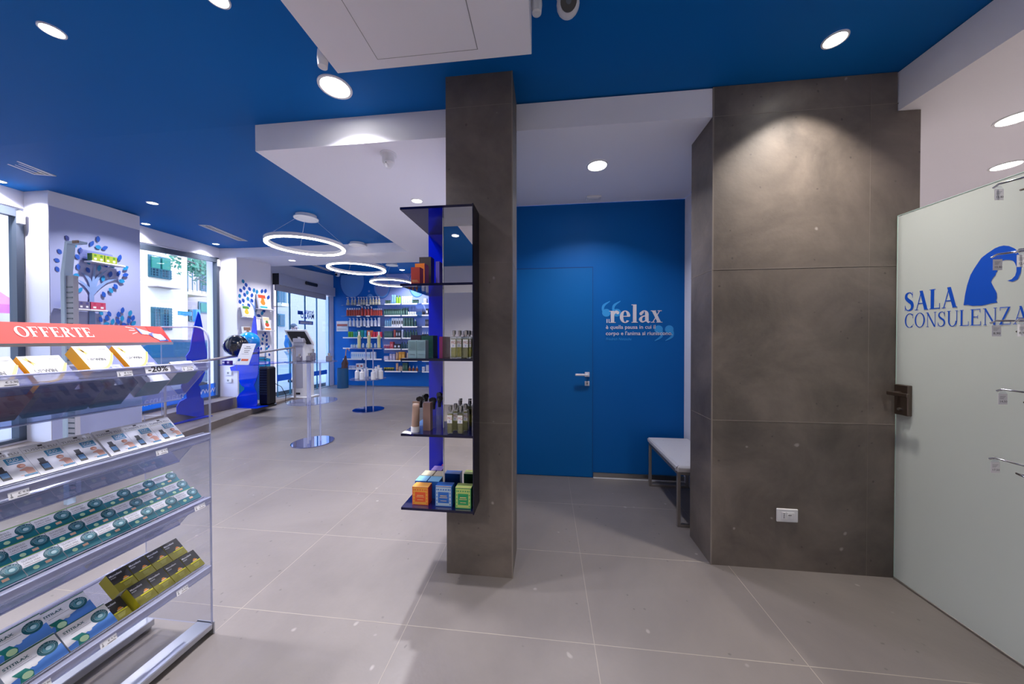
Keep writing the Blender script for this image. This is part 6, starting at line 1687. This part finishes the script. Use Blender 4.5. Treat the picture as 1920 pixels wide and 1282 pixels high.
# side window panes and canopy above for the left window view
a = at(26, 574, 'x', -12.2)
tb = thing('shop_awning', 'purple and white striped awning seen through the left window', 'awning', (-12.9, a.y, a.z))
m = MB(); M_PUR = mat('awning_purple', '#a04fb0', .7); M_AW = mat('awning_white', '#e6e2ee', .7)
for k in range(8):
    m.prism([(-.0, -4 + .5 * k, .5), (.9, -4 + .5 * k, 0), (.9, -3.5 + .5 * k, 0), (0, -3.5 + .5 * k, .5)], (0, 0, .02), M_PUR if k % 2 else M_AW)
m.build('cloth', tb)
m = MB(); m.box(.9, .92, -4, 0, -.18, .02, M_PUR); m.build('valance', tb)
# second house set back, with balconies
FC2 = -15.0
t2 = thing('house', 'pinkish apartment house with balconies seen beside the tree branches', 'building', (FC2, 12, 0))
T2 = Vector((FC2, 12, 0))
y_a = at(343, 500, 'x', FC2).y - .3
m = MB(); m.M = Matrix.Translation(-T2); m.box(FC2 - 5, FC2, y_a, 34, -.02, 11, M_FAC2); m.build('front_wall', t2)
def W2_(px, py, X_=FC2): return at(px, py, 'x', X_)
for (pa, qa, pb, qb, lb) in ((352, 547, 394, 552, 'balcony'), (528, 562, 545, 572, 'balcony')):
    a = W2_(pa, qa, FC2 + 1.0); b = W2_(pb, qb, FC2 + 1.0)
    m = MB(); m.M = Matrix.Translation(-T2); m.box(FC2, FC2 + 1.0, a.y, b.y, b.z - .1, b.z + .08, M_FAC); bo = m.build(lb, t2)
    m = MB(); m.M = Matrix.Translation(-T2)
    m.box(FC2 + .97, FC2 + 1.0, a.y, b.y, b.z + .95, b.z + 1.0, M_WFR)
    n_ = int((b.y - a.y) / .14)
    for k in range(n_): yy = a.y + (b.y - a.y) * k / n_; m.box(FC2 + .98, FC2 + 1.0, yy, yy + .02, b.z, b.z + 1.0, M_WFR)
    m.build('balcony_railing', bo)
for (pa, qa, pb, qb, mt) in ((374, 508, 394, 547, M_WGL), (371, 565, 394, 588, M_SHUT), (353, 580, 369, 603, M_WGL), (519, 533, 534, 571, M_WGL), (521, 588, 533, 612, M_WGL)):
    a = W2_(pa, qa); b = W2_(pb, qb)
    m = MB(); m.M = Matrix.Translation(-T2); m.box(FC2, FC2 + .05, a.y, b.y, b.z, a.z, M_WFR); f = m.build('window', t2)
    m = MB(); m.M = Matrix.Translation(-T2); m.box(FC2 + .05, FC2 + .07, a.y + .06, b.y - .06, b.z + .06, a.z - .06, mt); m.build('pane', f)
# white street pole with blue signs
a = at(347, 640, 'x', -11.2)
t = thing('street_sign_pole', 'white pole with blue signs outside the shop window', 'street sign', (-11.2, a.y, -.02))
m = MB(); m.cyl((0, 0, 0), .06, 4.2, M_TRIM, 12); m.build('pole', t)
m = MB(); b = at(330, 583, 'x', -11.2); c = at(355, 592, 'x', -11.2); m.box(.06, .09, b.y - a.y, c.y - a.y, c.z + .02, b.z + .02, mat('sign_teal', '#17689a', .5)); m.build('sign_board', t)
a = at(364, 640, 'x', -11.0)
t = thing('street_sign_pole', 'thin pole with a blue box outside near the blue figure', 'street sign', (-11.0, a.y, -.02))
m = MB(); m.cyl((0, 0, 0), .03, 1.9, M_GREYF, 10); m.build('pole', t)
m = MB(); b = at(360, 580, 'x', -11.0); c = at(368, 603, 'x', -11.0); m.box(.03, .15, b.y - a.y, c.y - a.y, c.z + .02, b.z + .02, mat('sign_teal', '#17689a', .5)); m.build('sign_board', t)
# tree branches
br = thing('street_tree', 'leafy tree branches hanging outside above the balcony', 'tree', (-11.6, at(390, 640, 'x', -11.6).y, -.02))
ctr = at(375, 505, 'x', -11.6) - Vector(br.location)
m = MB(); M_BARK = mat('bark', '#4f4a44', .9); M_LEAF = mat('tree_leaf_green', '#2a6448', .7)
m.tube([(0, .9, 0), (0, .8, 2.2), (.1, .3, ctr.z - .3), (.1, ctr.y, ctr.z + .1), (.1, ctr.y - .9, ctr.z + .25)], .06, M_BARK, 8, radii=[.14, .12, .08, .04, .01])
m.tube([(.1, .3, ctr.z - .3), (.2, ctr.y + .3, ctr.z - .5), (.2, ctr.y - .3, ctr.z - .35)], .03, M_BARK, 6, radii=[.05, .03, .01]); m.build('trunk', br)
m = MB()
for k in range(800):
    s_ = random.gauss(0, .42); u_ = random.gauss(0, .22)
    p = Vector((random.uniform(-.4, .4), ctr.y + .25 + s_ * 1.1, ctr.z + .12 + u_ - .25 * max(0, s_)))
    a1, a2 = random.uniform(0, 6.28), random.uniform(-.6, .6); L_ = random.uniform(.04, .075)
    d = Vector((math.cos(a1) * .5, math.cos(a1), math.sin(a1))).normalized() * L_; e = Vector((a2, -math.sin(a1), math.cos(a1))).normalized() * L_ * .5
    m.add([tuple(p - d), tuple(p + e), tuple(p + d), tuple(p - e)], [(0, 1, 2, 3)], M_LEAF)
m.build('foliage', br)
# parked car
cy_ = at(330, 690, 'x', -9.6).y
t = thing('car', 'grey blue car parked outside behind the offer stand', 'car', (-9.6, cy_, .0))
M_CAR = mat('car_paint', '#6f8294', .2, .4, coat=1); M_CG = mat('car_glass', '#2a5a78', .08)
prof = [(-2.1, .35), (2.0, .35), (2.1, .75), (1.9, .92), (1.0, 1.0), (.35, 1.42), (-1.1, 1.45), (-1.75, 1.02), (-2.15, .9)]
m = MB(); m.prism([(-.8, y, z) for y, z in prof], (1.6, 0, 0), M_CAR); m.build('body', t)
m = MB(); gp_ = [(.92, 1.0), (.32, 1.36), (-1.05, 1.39), (-1.55, 1.04)]; m.prism([(-.81, y, z) for y, z in gp_], (1.62, 0, 0), M_CG); m.quad((-.7, 1.02, 1.01), (.7, 1.02, 1.01), (.65, .38, 1.41), (-.65, .38, 1.41), M_CG); m.build('windows', t)
for yy in (-1.35, 1.3):
    for xx in (-.82, .64):
        m = MB(); m.cyl((xx, yy, .33), .33, .18, M_BLACK, 20, axis='x'); m.cyl((xx - .005, yy, .33), .2, .19, M_BRUSH, 16, axis='x'); m.build('wheel', t)

# person outside the door
M_SKIN = mat('skin', '#b98f80', .6); M_HAIR = mat('grey_hair', '#4a4a52', .8); M_JKT = mat('blue_jacket', '#1f5f92', .8); M_TRS = mat('pale_trousers', '#a8bccc', .8)
pp = at(550, 640, 'x', -8.0)
per = thing('person', 'person in blue jacket and glasses standing outside the entrance glass', 'person', (-8.0, pp.y, .10))
htop = at(552, 606.5, 'x', -8.0).z - .10
sc_ = htop / 1.78
def skin(name, pts, edges_, rad, mt, parent, sub=2):
    me = bpy.data.meshes.new(name); me.from_pydata([tuple(Vector(p) * sc_) for p in pts], edges_, []); me.update(); me.materials.append(mt)
    o = bpy.data.objects.new(name, me); COL.objects.link(o); o.parent = parent
    md = o.modifiers.new('skin', 'SKIN'); md.use_smooth_shade = True
    if not me.skin_vertices: 
        bm = bmesh.new(); bm.from_mesh(me); bm.verts.layers.skin.verify(); bm.to_mesh(me); bm.free()
    for i, r_ in enumerate(rad):
        sv = me.skin_vertices[0].data[i]; sv.radius = (r_ * sc_, r_ * sc_ * .85) if not isinstance(r_, tuple) else (r_[0] * sc_, r_[1] * sc_)
        sv.use_root = (i == 0)
    s_ = o.modifiers.new('sub', 'SUBSURF'); s_.levels = sub; s_.render_levels = sub
    return o
# body axes: person faces +x (towards the shop), y is sideways
bp = [(0, 0, .95), (0, 0, 1.12), (.01, 0, 1.30), (.01, 0, 1.44), (.01, 0, 1.52), (.03, 0, 1.60), (.03, 0, 1.68),
      (.01, .17, 1.42), (-.02, .23, 1.16), (.06, .22, .93), (.09, .21, .85), (.01, -.17, 1.42), (-.02, -.25, 1.16), (.08, -.27, .95), (.12, -.27, .87),
      (.0, .10, .88), (.02, .11, .50), (-.01, .11, .09), (.10, .12, .04), (.0, -.10, .88), (.03, -.11, .50), (-.01, -.12, .09), (.10, -.13, .04)]
be = [(0, 1), (1, 2), (2, 3), (3, 4), (4, 5), (5, 6), (3, 7), (7, 8), (8, 9), (9, 10), (3, 11), (11, 12), (12, 13), (13, 14), (0, 15), (15, 16), (16, 17), (17, 18), (0, 19), (19, 20), (20, 21), (21, 22)]
brd = [.13, .13, .15, .10, .055, .085, .08, .06, .045, .034, .03, .06, .045, .034, .03, .085, .06, .04, .035, .085, .06, .04, .035]
body = skin('body', bp, be, brd, M_SKIN, per)
for s_, (hx, hy, hz) in ((1, (.09, .21, .85)), (-1, (.12, -.27, .87))):
    for k in range(5):
        dx = -.03 + .017 * k; L_ = (.05, .065, .07, .065, .05)[k]
        if k == 4: f_pts = [(hx + .01, hy, hz), (hx + .045, hy - .01 * s_, hz - .02), (hx + .055, hy - .012 * s_, hz - .045)]
        else: f_pts = [(hx + dx, hy, hz - .03), (hx + dx, hy - .006 * s_, hz - .03 - L_ * .55), (hx + dx + .006, hy - .018 * s_, hz - .03 - L_)]
        skin('finger', f_pts, [(0, 1), (1, 2)], [.009, .0085, .007], M_SKIN, per, 1)
skin('jacket', [(0, 0, .86), (0, 0, .98), (0, 0, 1.14), (.01, 0, 1.30), (.01, 0, 1.43), (.01, 0, 1.48), (.01, .175, 1.42), (-.02, .235, 1.16), (.055, .225, .96), (.01, -.175, 1.42), (-.02, -.255, 1.16), (.07, -.272, .97)],
     [(0, 1), (1, 2), (2, 3), (3, 4), (4, 5), (4, 6), (6, 7), (7, 8), (4, 9), (9, 10), (10, 11)], [.165, .165, .16, .175, .12, .075, .075, .062, .05, .075, .062, .05], M_JKT, per)
skin('trousers', [(0, 0, .92), (.0, .10, .84), (.02, .11, .50), (-.01, .11, .12), (.0, -.10, .84), (.03, -.11, .50), (-.01, -.12, .12)], [(0, 1), (1, 2), (2, 3), (0, 4), (4, 5), (5, 6)], [.15, .105, .08, .06, .105, .08, .06], M_TRS, per)
for s_ in (1, -1):
    m = MB(); m.M = Matrix.Scale(sc_, 4); m.box(-.08, .19, s_ * .115 - .045, s_ * .115 + .045, 0, .075, M_BLACK, .025); m.build('shoe', per)
m = MB(); m.M = Matrix.Scale(sc_, 4)
m.sphere((.015, 0, 1.685), .098, M_HAIR, 20, 12, 1.0); m.build('hair', per)
m = MB(); m.M = Matrix.Scale(sc_, 4)
m.sphere((.05, 0, 1.635), .078, M_SKIN, 18, 12, 1.35); m.lathe([(.012, -.02), (.016, 0), (.008, .03), (1e-5, .04)], (.128, 0, 1.62), M_SKIN, 10); m.sphere((.03, .083, 1.63), .02, M_SKIN, 8, 6, 1.5); m.sphere((.03, -.083, 1.63), .02, M_SKIN, 8, 6, 1.5)
m.box(.118, .126, -.022, .022, 1.574, 1.582, C_('lips', '#9a5a54')); 
for s_ in (1, -1): m.sphere((.118, s_ * .03, 1.648), .011, M_PAPER, 8, 6); m.sphere((.127, s_ * .03, 1.648), .005, M_INK, 6, 5)
m.build('face', per)
m = MB(); m.M = Matrix.Scale(sc_, 4)
for s_ in (1, -1): m.tube([(.134 , s_ * .033 + .024 * math.cos(a), 1.648 + .019 * math.sin(a)) for a in [2 * PI * k / 12 for k in range(13)]], .003, M_INK, 5); m.tube([(.132, s_ * .057, 1.65), (.04, s_ * .085, 1.655)], .003, M_INK, 5)
m.tube([(.134, -.01, 1.65), (.134, .01, 1.65)], .003, M_INK, 5); m.build('glasses', per)
